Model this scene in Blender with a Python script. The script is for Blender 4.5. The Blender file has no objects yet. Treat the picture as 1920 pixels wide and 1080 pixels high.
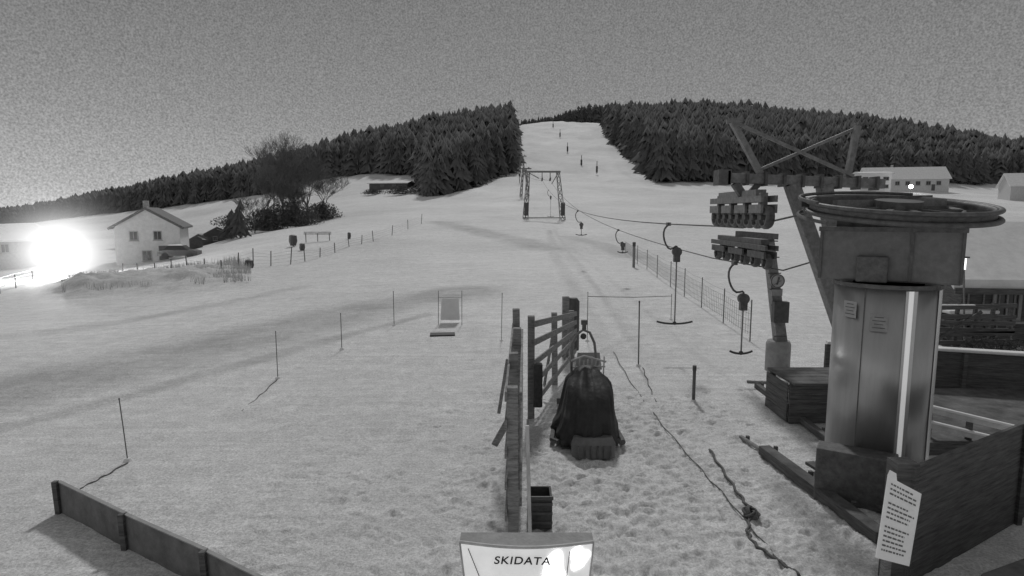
import bpy, math, random
import numpy as np
from mathutils import Vector, Matrix
random.seed(7); rng=np.random.default_rng(7)
C=bpy.context.scene.collection
F=1144.0; TH=math.radians(7.0); CH=4.5
cs,sn=math.cos(TH),math.sin(TH)
def tanpy(py):
    b=(540-py)/F
    return (-sn+b*cs)/(cs+b*sn)
def P(px,py,Y):
    a=(px-960)/F; b=(540-py)/F
    t=Y/(cs+b*sn)
    return Vector((a*t,Y,CH+t*(-sn+b*cs)))
# ---------------------------------------------------------------- terrain
def zz(Y,py): return CH+Y*tanpy(py)
cols=[(-500,[(20,0),(60,-1.8),(200,-3),(500,-3),(900,-6)]),
 (0,[(20,0),(45,-1.2),(70,zz(70,512)),(200,zz(200,440)),(500,zz(500,414)),(900,0)]),
 (250,[(20,0),(45,-.8),(70,zz(70,498)),(110,zz(110,470)),(200,zz(200,430)),(400,zz(400,378)),(900,10)]),
 (500,[(20,0),(45,0),(90,zz(90,437)),(140,zz(140,425)),(200,zz(200,398)),(400,zz(400,338)),(900,24)]),
 (700,[(20,0),(50,.2),(100,zz(100,408)),(160,zz(160,385)),(210,zz(210,352)),(400,zz(400,292)),(900,35)]),
 (860,[(20,0),(60,.8),(120,zz(120,398)),(170,zz(170,376)),(250,zz(250,330)),(400,zz(400,255)),(900,50)]),
 (960,[(20,0),(60,1.0),(100,3.4),(150,zz(150,378)),(250,zz(250,325)),(400,zz(400,255)),(500,zz(500,219)),(560,84),(900,70)]),
 (1100,[(20,0),(60,1.0),(100,3.4),(150,zz(150,380)),(250,zz(250,332)),(400,zz(400,262)),(500,zz(500,224)),(560,84),(900,70)]),
 (1160,[(20,0),(60,1.0),(100,3.4),(150,zz(150,380)),(250,zz(250,334)),(400,zz(400,262)),(500,zz(500,232)),(560,84),(900,70)]),
 (1300,[(20,0),(60,.7),(120,zz(120,398)),(220,zz(220,353)),(300,zz(300,300)),(450,zz(450,228)),(900,60)]),
 (1650,[(20,0),(60,0),(120,zz(120,400)),(200,zz(200,358)),(240,zz(240,352)),(420,zz(420,268)),(900,45)]),
 (1900,[(20,0),(60,-.5),(110,zz(110,405)),(150,zz(150,380)),(230,zz(230,365)),(420,zz(420,312)),(900,35)]),
 (2400,[(20,0),(60,-.5),(150,5),(420,25),(900,25)])]
ca=np.array([(c[0]-960)/F for c in cols])
LY=[np.log(np.array([p[0] for p in c[1]],float)) for c in cols]
LZ=[np.array([p[1] for p in c[1]],float) for c in cols]
def h_raw(a,ly):
    zs=np.stack([np.interp(ly,LY[i],LZ[i]) for i in range(len(cols))])
    a=np.clip(a,ca[0],ca[-1]-1e-6)
    i=np.clip(np.searchsorted(ca,a,side='right')-1,0,len(ca)-2)
    t=(a-ca[i])/(ca[i+1]-ca[i])
    k=np.arange(a.size)
    return zs[i,k]*(1-t)+zs[i+1,k]*t
def H(X,Y):
    X=np.atleast_1d(np.asarray(X,float)).ravel(); Y=np.atleast_1d(np.asarray(Y,float)).ravel()
    Yc=np.maximum(Y,6.0); a=X/Yc; ly=np.log(Yc); s=0
    for da in (-.06,-.02,.02,.06):
        for dl in (-.09,0,.09): s=s+h_raw(a+da,ly+dl)
    return s/12
def h1(x,y): return float(H([x],[y])[0])
_YY=np.concatenate([np.arange(4,40,.05),np.arange(40,620,.4)])
def gp(px,py):
    a=(px-960)/F; b=(540-py)/F; t=_YY/(cs+b*sn)
    z=CH+t*(-sn+b*cs); g=H(a*t,_YY)
    k=np.argmax(g>=z)
    if not (g>=z).any(): k=len(_YY)-1
    return Vector((float(a*t[k]),float(_YY[k]),float(g[k])))
def on(px,Y):
    z=0
    for _ in range(4):
        d=Y*cs-(z-CH)*sn; X=(px-960)/F*d; z=h1(X,Y)
    return Vector((X,Y,z))
_tab=rng.random((256,256))
def vn(x,y):
    xi=np.floor(x).astype(int); yi=np.floor(y).astype(int); fx=x-xi; fy=y-yi
    fx=fx*fx*(3-2*fx); fy=fy*fy*(3-2*fy)
    g=lambda i,j:_tab[(xi+i)%256,(yi+j)%256]
    return (g(0,0)*(1-fx)+g(1,0)*fx)*(1-fy)+(g(0,1)*(1-fx)+g(1,1)*fx)*fy-.5
# ---------------------------------------------------------------- materials
def mat(name,base,rough=.8,metal=0.0,var=.25,scale=8,bump=.15,bscale=30,emit=0,stretch=None,spec=.3):
    m=bpy.data.materials.new(name); m.use_nodes=True; nt=m.node_tree; N=nt.nodes; L=nt.links
    b=N['Principled BSDF']; b.inputs['Roughness'].default_value=rough; b.inputs['Metallic'].default_value=metal
    b.inputs['Specular IOR Level'].default_value=spec
    tc=N.new('ShaderNodeTexCoord'); mp=N.new('ShaderNodeMapping'); L.new(tc.outputs['Object'],mp.inputs[0])
    if stretch: mp.inputs['Scale'].default_value=stretch
    n=N.new('ShaderNodeTexNoise'); n.inputs['Scale'].default_value=scale; n.inputs['Detail'].default_value=8; n.inputs['Roughness'].default_value=.7
    L.new(mp.outputs[0],n.inputs['Vector'])
    r=N.new('ShaderNodeMapRange'); r.inputs[1].default_value=.3; r.inputs[2].default_value=.7
    r.inputs[3].default_value=base*(1-var); r.inputs[4].default_value=base*(1+var)
    L.new(n.outputs[0],r.inputs[0]); L.new(r.outputs[0],b.inputs['Base Color'])
    if bump:
        n2=N.new('ShaderNodeTexNoise'); n2.inputs['Scale'].default_value=bscale; n2.inputs['Detail'].default_value=5
        L.new(mp.outputs[0],n2.inputs['Vector'])
        bp=N.new('ShaderNodeBump'); bp.inputs['Strength'].default_value=bump; bp.inputs['Distance'].default_value=.03
        L.new(n2.outputs[0],bp.inputs['Height']); L.new(bp.outputs[0],b.inputs['Normal'])
    if emit:
        b.inputs['Emission Color'].default_value=(1,1,1,1); b.inputs['Emission Strength'].default_value=emit
    return m
def snow_mat():
    m=bpy.data.materials.new('packed_snow'); m.use_nodes=True; nt=m.node_tree; N=nt.nodes; L=nt.links
    b=N['Principled BSDF']; b.inputs['Roughness'].default_value=.75; b.inputs['Specular IOR Level'].default_value=.2
    tc=N.new('ShaderNodeTexCoord')
    def noise(s,d=6,rg=.65,st=None):
        n=N.new('ShaderNodeTexNoise'); n.inputs['Scale'].default_value=s; n.inputs['Detail'].default_value=d; n.inputs['Roughness'].default_value=rg
        if st:
            mp=N.new('ShaderNodeMapping'); mp.inputs['Rotation'].default_value=(0,0,st[0]); mp.inputs['Scale'].default_value=st[1]; L.new(tc.outputs['Object'],mp.inputs[0]); L.new(mp.outputs[0],n.inputs['Vector'])
        else: L.new(tc.outputs['Object'],n.inputs['Vector'])
        return n.outputs[0]
    def math_(op,a,b_):
        q=N.new('ShaderNodeMath'); q.operation=op
        for i,v in enumerate((a,b_)):
            if isinstance(v,(int,float)): q.inputs[i].default_value=v
            else: L.new(v,q.inputs[i])
        return q.outputs[0]
    def rng_(v,a,b_,c,d):
        r=N.new('ShaderNodeMapRange'); L.new(v,r.inputs[0])
        for i,x in enumerate((a,b_,c,d)): r.inputs[i+1].default_value=x
        return r.outputs[0]
    at=N.new('ShaderNodeAttribute'); at.attribute_name='track'
    c=rng_(noise(.035,9,.6),.3,.7,.70,.94)
    c=math_('MULTIPLY',c,rng_(noise(.25,8,.75),.3,.7,.92,1.06))
    c=math_('MULTIPLY',c,rng_(noise(1.3,8,.8),.3,.7,.86,1.1))
    c=math_('MULTIPLY',c,rng_(noise(24,3,.85),.3,.7,.66,1.22))
    c=math_('MULTIPLY',c,rng_(noise(3.0,4,.85),.3,.7,.83,1.12))
    c=math_('MULTIPLY',c,rng_(noise(1.0,4,.7,(math.radians(-38),(.25,5.0,1))),.35,.65,.92,1.06))
    tr=math_('MULTIPLY',at.outputs['Fac'],rng_(noise(.4,6,.7),.35,.65,.55,1.2))
    c=math_('MULTIPLY',c,math_('SUBTRACT',1.0,tr))
    L.new(c,b.inputs['Base Color'])
    hh=math_('ADD',math_('MULTIPLY',noise(28,4,.75),.45),math_('MULTIPLY',noise(6,6,.75),.7))
    bp=N.new('ShaderNodeBump'); bp.inputs['Strength'].default_value=.7; bp.inputs['Distance'].default_value=.06
    L.new(hh,bp.inputs['Height']); L.new(bp.outputs[0],b.inputs['Normal'])
    return m
M=dict(
 snow=snow_mat(),
 roofsnow=mat('roof_snow',.8,.8,var=.12,scale=2,bump=.3,bscale=6),
 roofdark=mat('roof_tiles',.17,.8,var=.3,scale=5),
 wood=mat('weathered_wood',.28,.85,var=.55,scale=6,stretch=(1,1,6),bump=.5,bscale=18),
 paleboard=mat('pale_board',.6,.7,var=.25,scale=4),
 darkwood=mat('dark_wood',.125,.8,var=.6,scale=4,stretch=(.6,.6,7),bump=.5,bscale=14),
 barrier=mat('barrier_board',.18,.75,var=.4,scale=3,bump=.3),
 steel=mat('painted_steel',.46,.38,.75,var=.10,scale=3,stretch=(3,3,.4),bump=.04,bscale=6),
 housing=mat('housing_steel',.2,.5,.3,var=.22,scale=6,bump=.08),
 highlightmetal=mat('steel_highlight',.98,.3,.1,var=.03,scale=3,bump=.02,emit=.25),  # painted highlight of the station column, with some glow
 softhighlight=mat('steel_soft_highlight',.7,.35,.5,var=.08,scale=3,bump=.02),  # softer painted highlight on the same column
 darksteel=mat('dark_steel',.14,.55,.3,var=.4,scale=9,bump=.15),
 galv=mat('galvanised_steel',.25,.55,.4,var=.35,scale=9,bump=.15),
 rubber=mat('rubber',.075,.7,var=.35,scale=12,bump=.2),
 tarp=mat('black_tarpaulin',.045,.6,var=.4,scale=6,bump=.5,bscale=10,spec=.35),
 plastic=mat('dark_plastic',.1,.5,var=.3,scale=8),
 rope=mat('cable',.12,.7,var=.3,scale=20),
 netm=mat('fence_net',.3,.8,var=.2,scale=10,bump=0),
 white=mat('white_panel',.8,.4,var=.08,scale=4,bump=.03),
 gate=mat('gate_panel_added_glow',.85,.35,var=.2,scale=5,bump=.02,emit=.38),  # added emission brightens the white gate front, which is no lamp
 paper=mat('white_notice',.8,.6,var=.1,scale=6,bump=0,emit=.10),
 ink=mat('black_ink',.05,.6,var=.1,scale=6,bump=0),
 concrete=mat('concrete',.35,.85,var=.2,scale=7,bump=.3),
 plaster=mat('pale_plaster',.6,.85,var=.15,scale=3,bump=.1),
 greyplaster=mat('grey_plaster',.42,.85,var=.15,scale=3,bump=.1),
 glass=mat('window_glass',.05,.15,var=.2,scale=3,bump=0,spec=.6),
 litglass=mat('lit_window',.8,.5,var=.05,scale=3,bump=0,emit=1.2),
 lampw=mat('lamp_emitter',.9,.5,var=.02,scale=3,bump=0,emit=25),
 softglow=mat('lamp_and_glare',.9,.5,var=.02,scale=3,bump=0,emit=1.8),  # soft glow for the hut lamp and the gate's painted reflections
 foliage=mat('conifer_foliage',.17,.95,var=.3,scale=.1,bump=0,spec=.0),
 foliage2=mat('conifer_needles',.15,.9,var=.4,scale=1.5,bump=0,spec=.05),
 bark=mat('bark',.16,.9,var=.3,scale=5),
 twig=mat('bare_twigs',.17,.9,var=.3,scale=2,bump=0),
 grass=mat('dry_grass',.55,.9,var=.35,scale=4,bump=0),
 car=mat('car_paint',.08,.3,.3,var=.1,scale=3,bump=0),
)
# ---------------------------------------------------------------- mesh builder
ORG={}
class MB:
    def __init__(s): s.v=[]; s.f=[]
    def add(s,vs,fs):
        k=len(s.v); s.v+= [tuple(v) for v in vs]; s.f+=[tuple(i+k for i in f) for f in fs]; return s
    def box(s,c,sz,rz=0,taper=1.0):
        R=Matrix.Rotation(rz,3,'Z'); c=Vector(c); vs=[]
        for z in (-.5,.5):
            t=taper if z>0 else 1
            for x,y in ((-.5,-.5),(.5,-.5),(.5,.5),(-.5,.5)):
                vs.append(c+R@Vector((x*sz[0]*t,y*sz[1]*t,z*sz[2])))
        return s.add(vs,[(3,2,1,0),(4,5,6,7),(0,1,5,4),(1,2,6,5),(2,3,7,6),(3,0,4,7)])
    def beam(s,p0,p1,w,h=None,w1=None,h1_=None):
        h=h or w; p0=Vector(p0); p1=Vector(p1); d=(p1-p0).normalized()
        up=Vector((0,0,1)) if abs(d.z)<.9 else Vector((0,1,0))
        r=d.cross(up).normalized(); u=r.cross(d); vs=[]
        for p,ww,hh in ((p0,w,h),(p1,w1 or w,h1_ or h)):
            for a,b in ((-.5,-.5),(.5,-.5),(.5,.5),(-.5,.5)): vs.append(p+r*a*ww+u*b*hh)
        return s.add(vs,[(0,1,2,3),(7,6,5,4),(0,4,5,1),(1,5,6,2),(2,6,7,3),(3,7,4,0)])
    def tube(s,pts,r,n=8,r1=None):
        pts=[Vector(p) for p in pts]; m=len(pts); vs=[]; fs=[]; last=None
        for i,p in enumerate(pts):
            d=(pts[min(i+1,m-1)]-pts[max(i-1,0)]).normalized()
            if last is None:
                a=Vector((0,0,1)) if abs(d.z)<.9 else Vector((1,0,0)); x=d.cross(a).normalized()
            else: x=(last-d*last.dot(d)).normalized()
            last=x; y=d.cross(x); rr=r if r1 is None else r+(r1-r)*i/(m-1)
            for k in range(n):
                t=2*math.pi*k/n; vs.append(p+x*math.cos(t)*rr+y*math.sin(t)*rr)
        for i in range(m-1):
            for k in range(n):
                fs.append((i*n+k,i*n+(k+1)%n,(i+1)*n+(k+1)%n,(i+1)*n+k))
        fs.append(tuple(range(n))[::-1]); fs.append(tuple((m-1)*n+k for k in range(n)))
        return s.add(vs,fs)
    def cyl(s,c,r,axis,l,n=20):
        a=Vector(axis).normalized(); c=Vector(c); return s.tube([c-a*l/2,c+a*l/2],r,n)
    def loft(s,rings,cap=True):
        n=len(rings[0]); vs=[v for r in rings for v in r]; fs=[]
        for i in range(len(rings)-1):
            for k in range(n): fs.append((i*n+k,i*n+(k+1)%n,(i+1)*n+(k+1)%n,(i+1)*n+k))
        if cap: fs.append(tuple(range(n))[::-1]); fs.append(tuple((len(rings)-1)*n+k for k in range(n)))
        return s.add(vs,fs)
    def ball(s,c,r,n=12,m=8,sq=(1,1,1)):
        c=Vector(c); rings=[]
        for i in range(1,m):
            t=math.pi*i/m
            rings.append([c+Vector((sq[0]*r*math.sin(t)*math.cos(2*math.pi*k/n),sq[1]*r*math.sin(t)*math.sin(2*math.pi*k/n),-sq[2]*r*math.cos(t))) for k in range(n)])
        return s.loft(rings)
    def ring(s,c,R,r,nrm,n=64,k=8,h=None):
        nrm=Vector(nrm).normalized(); x=nrm.cross(Vector((0,1,0))).normalized(); y=nrm.cross(x); c=Vector(c); vs=[];fs=[]
        h=h or r
        for i in range(n):
            t=2*math.pi*i/n; d=x*math.cos(t)+y*math.sin(t)
            for j in range(k):
                q=2*math.pi*(j+.5)/k; vs.append(c+d*(R+r*math.cos(q))+nrm*h*math.sin(q))
        for i in range(n):
            for j in range(k):
                a=i*k+j; b=i*k+(j+1)%k; c2=((i+1)%n)*k+(j+1)%k; d2=((i+1)%n)*k+j
                fs.append((a,b,c2,d2))
        return s.add(vs,fs)
    def build(s,name,m,parent=None,smooth=False,local=False,bevel=0):
        me=bpy.data.meshes.new(name)
        if parent is not None: o0=Vector(ORG.get(parent.name,(0,0,0))) if not local else Vector()
        else:
            A=np.array(s.v); o0=Vector((A[:,0].mean(),A[:,1].mean(),A[:,2].min())) if not local else Vector()
        me.from_pydata([tuple(Vector(v)-o0) for v in s.v],[],s.f); me.update()
        me.materials.append(m if not isinstance(m,str) else M[m])
        if smooth:
            me.polygons.foreach_set('use_smooth',[len(f)<=4 for f in s.f])
        o=bpy.data.objects.new(name,me); C.objects.link(o)
        if parent is not None: o.parent=parent; ORG[o.name]=tuple(o0)
        else: o.location=o0; ORG[o.name]=tuple(o0)
        if bevel:
            bm=o.modifiers.new('bevel','BEVEL'); bm.width=bevel; bm.segments=2; bm.limit_method='ANGLE'
        return o
def tag(o,label,cat,group=None,kind=None):
    o['label']=label
    if cat: o['category']=cat
    if group: o['group']=group
    if kind: o['kind']=kind
    return o
def thing(name,label,cat,loc,rz=0,group=None):
    o=bpy.data.objects.new(name,None); C.objects.link(o); o.location=loc; o.rotation_euler=(0,0,rz); o.empty_display_size=.2
    ORG[o.name]=tuple(loc); return tag(o,label,cat,group)
def text_mesh(txt,size,loc,rot,m,name,parent,shear=0,extr=.002,sx=1,bold=.012):
    cu=bpy.data.curves.new(name,'FONT'); cu.body=txt; cu.size=size; cu.shear=shear; cu.extrude=extr; cu.align_x='CENTER'; cu.align_y='CENTER'
    cu.offset=size*bold; cu.space_character=1.12
    t=bpy.data.objects.new(name,cu); C.objects.link(t)
    bpy.context.view_layer.update()
    me=bpy.data.meshes.new_from_object(t.evaluated_get(bpy.context.evaluated_depsgraph_get()))
    C.objects.unlink(t); bpy.data.objects.remove(t)
    me.materials.clear(); me.materials.append(M[m])
    o=bpy.data.objects.new(name,me); C.objects.link(o); o.parent=parent
    o.location=Vector(loc)-Vector(ORG[parent.name]); o.rotation_euler=rot; o.scale=(sx,1,1); return o
# ---------------------------------------------------------------- ground
avals=np.unique(np.concatenate([np.arange(-1.7,-.2,.009),np.arange(-.2,.5,.0030),np.arange(.5,1.7,.009)]))
ys=list(np.arange(-5,4,.2))+list(np.arange(4,15,.042)); y=15.0
while y<620: ys.append(y); y+=.0075*(y+6)
while y<5000: ys.append(y); y*=1.06
ys=np.array(ys)
AA,YY=np.meshgrid(avals,ys); XX=AA*(YY+6); xf=XX.ravel(); yf=YY.ravel()
zf=H(xf,yf)
near=np.clip((60-yf)/40,0,1)
zf+=near*(.07*vn(xf*.35,yf*.35)+.03*vn(xf*1.1+9,yf*1.1))
zf+=np.clip((yf-25)/60,0,1)*(.5*vn(xf*.08,yf*.08)+.2*vn(xf*.3,yf*.25))
zf+=np.clip((yf-140)/100,0,1)*(1.1*vn(xf*.09+5,yf*.06)+.8*vn(xf*.25,yf*.12))
apx=960+F*xf/np.maximum(yf,6); bank=np.clip((apx-70)/80,0,1)*np.clip((500-apx)/120,0,1)*np.clip((yf-37)/4,0,1)*np.clip((56-yf)/8,0,1)
zf+=bank*(.75+.5*vn(xf*.9,yf*.9)+.45*vn(xf*2.0,yf*1.4))
trod=np.exp(-((xf-2.2)/2.6)**2)*np.clip((16-yf)/5,0,1)
trod2=np.clip((11-yf)/4,0,1)*.5
tm=np.clip(trod+trod2,0,1)
zf+=tm*(.03*vn(xf*3.5,yf*3.5)+.035*vn(xf*8,yf*8)+.03*vn(xf*16,yf*16))
sel=np.where((yf>4)&(yf<17)&(np.abs(xf)<9))[0]; xs_,ys_=xf[sel],yf[sel]; dz=np.zeros(len(sel))
for i in range(1500):
    if i<1100: cx=rng.normal(2.2,1.5); cy=rng.uniform(5,15.5)
    else: cx=rng.uniform(-4,5); cy=rng.uniform(5,10.5)
    th=rng.normal(0,.8); w=np.where((np.abs(xs_-cx)<.28)&(np.abs(ys_-cy)<.28))[0]
    if len(w)==0: continue
    dx=xs_[w]-cx; dy=ys_[w]-cy; u=dx*math.cos(th)+dy*math.sin(th); v=-dx*math.sin(th)+dy*math.cos(th)
    r2=(u/.05)**2+(v/.11)**2
    dz[w]+=-.05*rng.uniform(.3,1)*np.exp(-r2)+.015*np.exp(-(np.sqrt(r2)-1.7)**2*3)
zf[sel]+=np.clip(dz,-.08,.04)
trk=np.zeros(len(xf))
wob=.5*vn(xf*.25,yf*.25)+.3*vn(xf*.8,yf*.8)
def track(pts,w,amt):
    global trk
    W=[gp(*p) for p in pts]
    best=np.full(len(xf),1e9)
    for a,b in zip(W[:-1],W[1:]):
        dx,dy=b.x-a.x,b.y-a.y; L2=dx*dx+dy*dy
        t=np.clip(((xf-a.x)*dx+(yf-a.y)*dy)/L2,0,1)
        best=np.minimum(best,np.hypot(xf-a.x-t*dx,yf-a.y-t*dy))
    k=np.clip((w*(1+wob)-best)/(w*.9)+.5,0,1)*amt
    trk=np.maximum(trk,k)
track([(-150,760),(200,692),(500,622),(700,575),(860,548)],2.0,.32)
track([(-150,835),(120,775),(430,690),(640,630),(800,590)],.35,.26)
track([(-150,650),(120,618),(330,585),(560,540)],.8,.22)
track([(820,415),(880,428),(960,448),(1030,468)],1.8,.28)
track([(1060,440),(1130,462),(1180,480)],1.2,.22)
track([(1150,665),(1040,480),(1030,430)],.4,.14)
track([(1220,690),(1090,500),(1040,430)],.2,.14)
trk=np.maximum(trk,bank*.18)
nr,nc=AA.shape
idx=np.arange(nr*nc).reshape(nr,nc)
quads=np.stack([idx[:-1,:-1],idx[:-1,1:],idx[1:,1:],idx[1:,:-1]],-1).reshape(-1,4)
me=bpy.data.meshes.new('snow_ground'); me.vertices.add(nr*nc)
me.vertices.foreach_set('co',np.stack([xf,yf,zf],1).astype(np.float32).ravel())
me.loops.add(quads.size); me.loops.foreach_set('vertex_index',quads.ravel().astype(np.int32))
me.polygons.add(len(quads)); me.polygons.foreach_set('loop_start',np.arange(0,quads.size,4,dtype=np.int32))
me.polygons.foreach_set('use_smooth',np.ones(len(quads),bool)); me.update(calc_edges=True)
at=me.attributes.new('track','FLOAT','POINT'); at.data.foreach_set('value',trk.astype(np.float32))
me.materials.append(M['snow'])
g=bpy.data.objects.new('snow_ground',me); C.objects.link(g); tag(g,'snow covered ground, piste and hill',None,kind='structure')
# ---------------------------------------------------------------- trees
def conifer_arrays(seed,layers=6,n=9,w=.2):
    r=np.random.default_rng(seed); V=[];Fc=[]
    ax=r.normal(0,.02)
    for i in range(layers):
        t=i/layers; zb=.06+.86*t+r.uniform(-.03,.03); zt=min(1.0,zb+.36*(1-t*.5)); R=w*(1-t)**.6*r.uniform(.75,1.2)+.015
        k=len(V); ox,oy=r.normal(0,.012)+ax*t,r.normal(0,.012); V.append((ox,oy,zt))
        for j in range(2*n):
            a=math.pi*j/n+r.uniform(-.2,.2)+i; rr=R*(r.uniform(.7,1.35) if j%2==0 else r.uniform(.35,.65))
            V.append((rr*math.cos(a)+ox,rr*math.sin(a)+oy,zb+(-.03 if j%2==0 else .05)+r.uniform(-.035,.035)))
        for j in range(2*n): Fc.append((k,k+1+j,k+1+(j+1)%(2*n)))
    return np.array(V),np.array(Fc)
def edgeR(Y): return np.interp(Y,[215,265,350,480,520],[1236,1205,1150,1128,1060])
def ok_forest(px,Y):
    if px<964:
        ymin=np.interp(px,[-100,90,500,620,785,800,870,964],[300,290,250,265,240,172,185,245])
        return Y>ymin and Y<470
    if px<1128: return Y>515 and Y<560
    if px>edgeR(Y):
        ymin=np.interp(px,[1230,1340,1560,1780,1950],[222,232,250,250,262])
        return Y>ymin and Y<(480 if px<1300 else 450)
    return False
var=[conifer_arrays(k,8,9) for k in range(6)]
low=[conifer_arrays(k+20,6,6,.25) for k in range(8)]
cand=[]
for _ in range(44000):
    px=rng.uniform(-100,2150); Y=math.sqrt(rng.uniform(170**2,560**2))
    if ok_forest(px,Y): cand.append(((px-960)/F*Y*.995,Y,px))
seen={}; trees=[]
for x,y_,px in cand:
    k=(int(x/3.3),int(y_/3.3))
    if k in seen: continue
    seen[k]=1; trees.append((x,y_,px))
T=np.array(trees); TZ=H(T[:,0],T[:,1])
def hgt(px,Y):
    b=np.interp(px,[-100,60,300,600,960,965,1035,1050,1100,1130,1300,1900],[8,9,12,15.5,19,6,6,9,16,17.5,19,17])
    if Y<300 and px<2000: b*=np.interp(Y,[170,300],[.72,1.0])
    if px>1560 and Y<300: b*=.85
    return b*(rng.uniform(.85,1.06) if rng.random()<.93 else rng.uniform(1.08,1.2))
edge=set(); bins={}
for i,(x,y_,px) in enumerate(trees):
    b=int(px/9); bins.setdefault(b,[]).append((y_,i))
for b,l in bins.items():
    if b<6: continue
    l.sort(); edge.update(i for _,i in l[:1])
    if 95<=b<=108 or 125<=b<=140: edge.update(i for _,i in l[:4])
edge=[i for i in edge][:290]
es=set(edge)
Vs=[];Fs=[];k=0
for i,(x,y_,px) in enumerate(trees):
    if i in es: continue
    V,Fc=low[i%8]; hh=hgt(px,y_); a=rng.uniform(0,6.28)
    ca_,sa=math.cos(a),math.sin(a); ws=hh*rng.uniform(.85,1.35)
    Q=np.stack([(V[:,0]*ca_-V[:,1]*sa)*ws+x,(V[:,0]*sa+V[:,1]*ca_)*ws+y_,V[:,2]*hh+TZ[i]-.6],1)
    Vs.append(Q);Fs.append(Fc+k);k+=len(Q)
Vs=np.concatenate(Vs);Fs=np.concatenate(Fs)
me=bpy.data.meshes.new('distant_forest'); me.vertices.add(len(Vs)); me.vertices.foreach_set('co',Vs.astype(np.float32).ravel())
me.loops.add(Fs.size); me.loops.foreach_set('vertex_index',Fs.ravel().astype(np.int32)); me.polygons.add(len(Fs)); me.polygons.foreach_set('loop_start',np.arange(0,Fs.size,3,dtype=np.int32)); me.update(calc_edges=True)
me.materials.append(M['foliage'])
o=bpy.data.objects.new('distant_forest',me); C.objects.link(o); tag(o,'dense dark conifer forest covering the hill on both sides of the ski run','forest',kind='stuff')
crown_me=[]
fm=mat('conifer_needles_fine',.15,.95,var=.35,scale=7,bump=0,spec=.0)
for V,Fc in var:
    m_=bpy.data.meshes.new('crown'); m_.from_pydata([tuple(v) for v in V],[],[tuple(map(int,f)) for f in Fc]); m_.materials.append(fm); crown_me.append(m_)
tm_=MB().tube([(0,0,-.05),(0,0,.5),(0,0,.9)],.018,6,.003)
trunk_me=bpy.data.meshes.new('trunk'); trunk_me.from_pydata(tm_.v,[],tm_.f); trunk_me.materials.append(M['bark'])
def pine(x,y_,z,hh,label,group,v=0,ws=1.0):
    r=bpy.data.objects.new('pine_tree',None); C.objects.link(r); r.location=(x,y_,z); r.scale=(hh*ws,hh*ws,hh); r.rotation_euler=(0,0,rng.uniform(0,6.28))
    tag(r,label,'tree',group)
    for nm,mm in (('crown',crown_me[v]),('trunk',trunk_me)):
        c=bpy.data.objects.new(nm,mm); C.objects.link(c); c.parent=r
for i in edge:
    x,y_,px=trees[i]
    if px<620: L_,G_='dark conifer along the low wooded ridge at the far left','conifers along the far left ridge'
    elif px<964: L_,G_='dark conifer at the edge of the wood left of the ski run','conifers edging the wood left of the ski run'
    elif px<1128: L_,G_='conifer on the crest at the top of the ski run','conifers on the crest'
    elif px<1500: L_,G_='dark conifer at the edge of the wood right of the ski run','conifers edging the wood right of the ski run'
    else: L_,G_='dark conifer in the wood behind the long house at the right','conifers in the wood behind the long house'
    pine(x,y_,TZ[i]-.4,hgt(px,y_),L_,G_,i%6,rng.uniform(.95,1.4))
for px,Y,hh,lab in ((434,90,4.6,'small dark conifer, left one of the pair beside the house'),(451,88,5.6,'small dark conifer, taller right one of the pair beside the house')):
    p=on(px,Y); pine(p.x,p.y,p.z-.1,hh,lab,None,1,1.5)
def bare_tree(px,Y,hh,label,seed,spread=1.0,depth=6,full=5):
    r=random.Random(seed); b=on(px,Y); root=thing('bare_tree',label,'tree',b)
    tr=MB(); cr=MB()
    def grow(p,d,l,rad,k):
        e=p+d*l; mid=p+d*l*.5+Vector((r.uniform(-1,1),r.uniform(-1,1),0))*l*.05
        (tr if k==0 else cr).tube([p,mid,e] if k<4 else [p,e],rad,5 if k<2 else 3,rad*.68)
        if k>=depth: return
        for _ in range(3 if k<full else 2):
            a=Vector((r.uniform(-1,1),r.uniform(-1,1),r.uniform(-.3,.6)))
            nd=(d*.75+a*.66*spread+Vector((0,0,.14))).normalized()
            grow(p+d*l*r.uniform(.35,1.0),nd,l*r.uniform(.66,.88),max(.018,rad*.56),k+1)
    grow(Vector(b),Vector((0,0,1)),hh*.2,hh*.008,0)
    tr.build('trunk','bark',root); cr.build('crown','twig',root)
bare_tree(533,112,27,'tallest bare deciduous tree, its twigs reaching the sky left of the wood',3,1.0,7,7)
bare_tree(498,106,20,'bare bushy tree just left of the tallest bare tree',5,1.15,7,7)
bare_tree(578,116,24,'bare bushy tree just right of the tallest bare tree',9,1.15,7,7)
bare_tree(606,124,18,'small bare tree at the right end of the bare tree clump',12,1.2,7,6)
bare_tree(550,108,16,'low bare tree standing in front of the bare tree clump',31,1.3,7,7)
bare_tree(515,120,23,'bare tree half hidden behind the tallest bare tree',44,1.2,7,7)
bare_tree(290,85,8,'small bare tree behind the gabled house',14,1.1,6,5)
bare_tree(478,100,12,'low bare shrubby tree next to the pair of conifers',18,1.3,6,5)
def bush(px,Y,w,hh,label,n=420,s0=.09,m='foliage2'):
    b=on(px,Y); mb=MB(); r=random.Random(px)
    for _ in range(n):
        a=r.uniform(0,6.28); e=r.uniform(.05,1.5); l=r.uniform(.4,1)
        d=Vector((math.cos(a)*math.cos(e)*w,math.sin(a)*math.cos(e)*w*.7,math.sin(e)*hh))*l
        p=b+d; f=lambda:Vector((r.uniform(-1,1),r.uniform(-1,1),r.uniform(-1,1)))*s0
        mb.add([p,p+f(),p+f()],[(0,1,2)])
        if _%6==0: mb.tube([b,b+d*.6,p],.012,3)
    tag(mb.build('bush',m),label,'bush')
bush(500,103,4.4,3.8,'dark undergrowth at the left foot of the bare tree clump',3000,.32)
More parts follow.
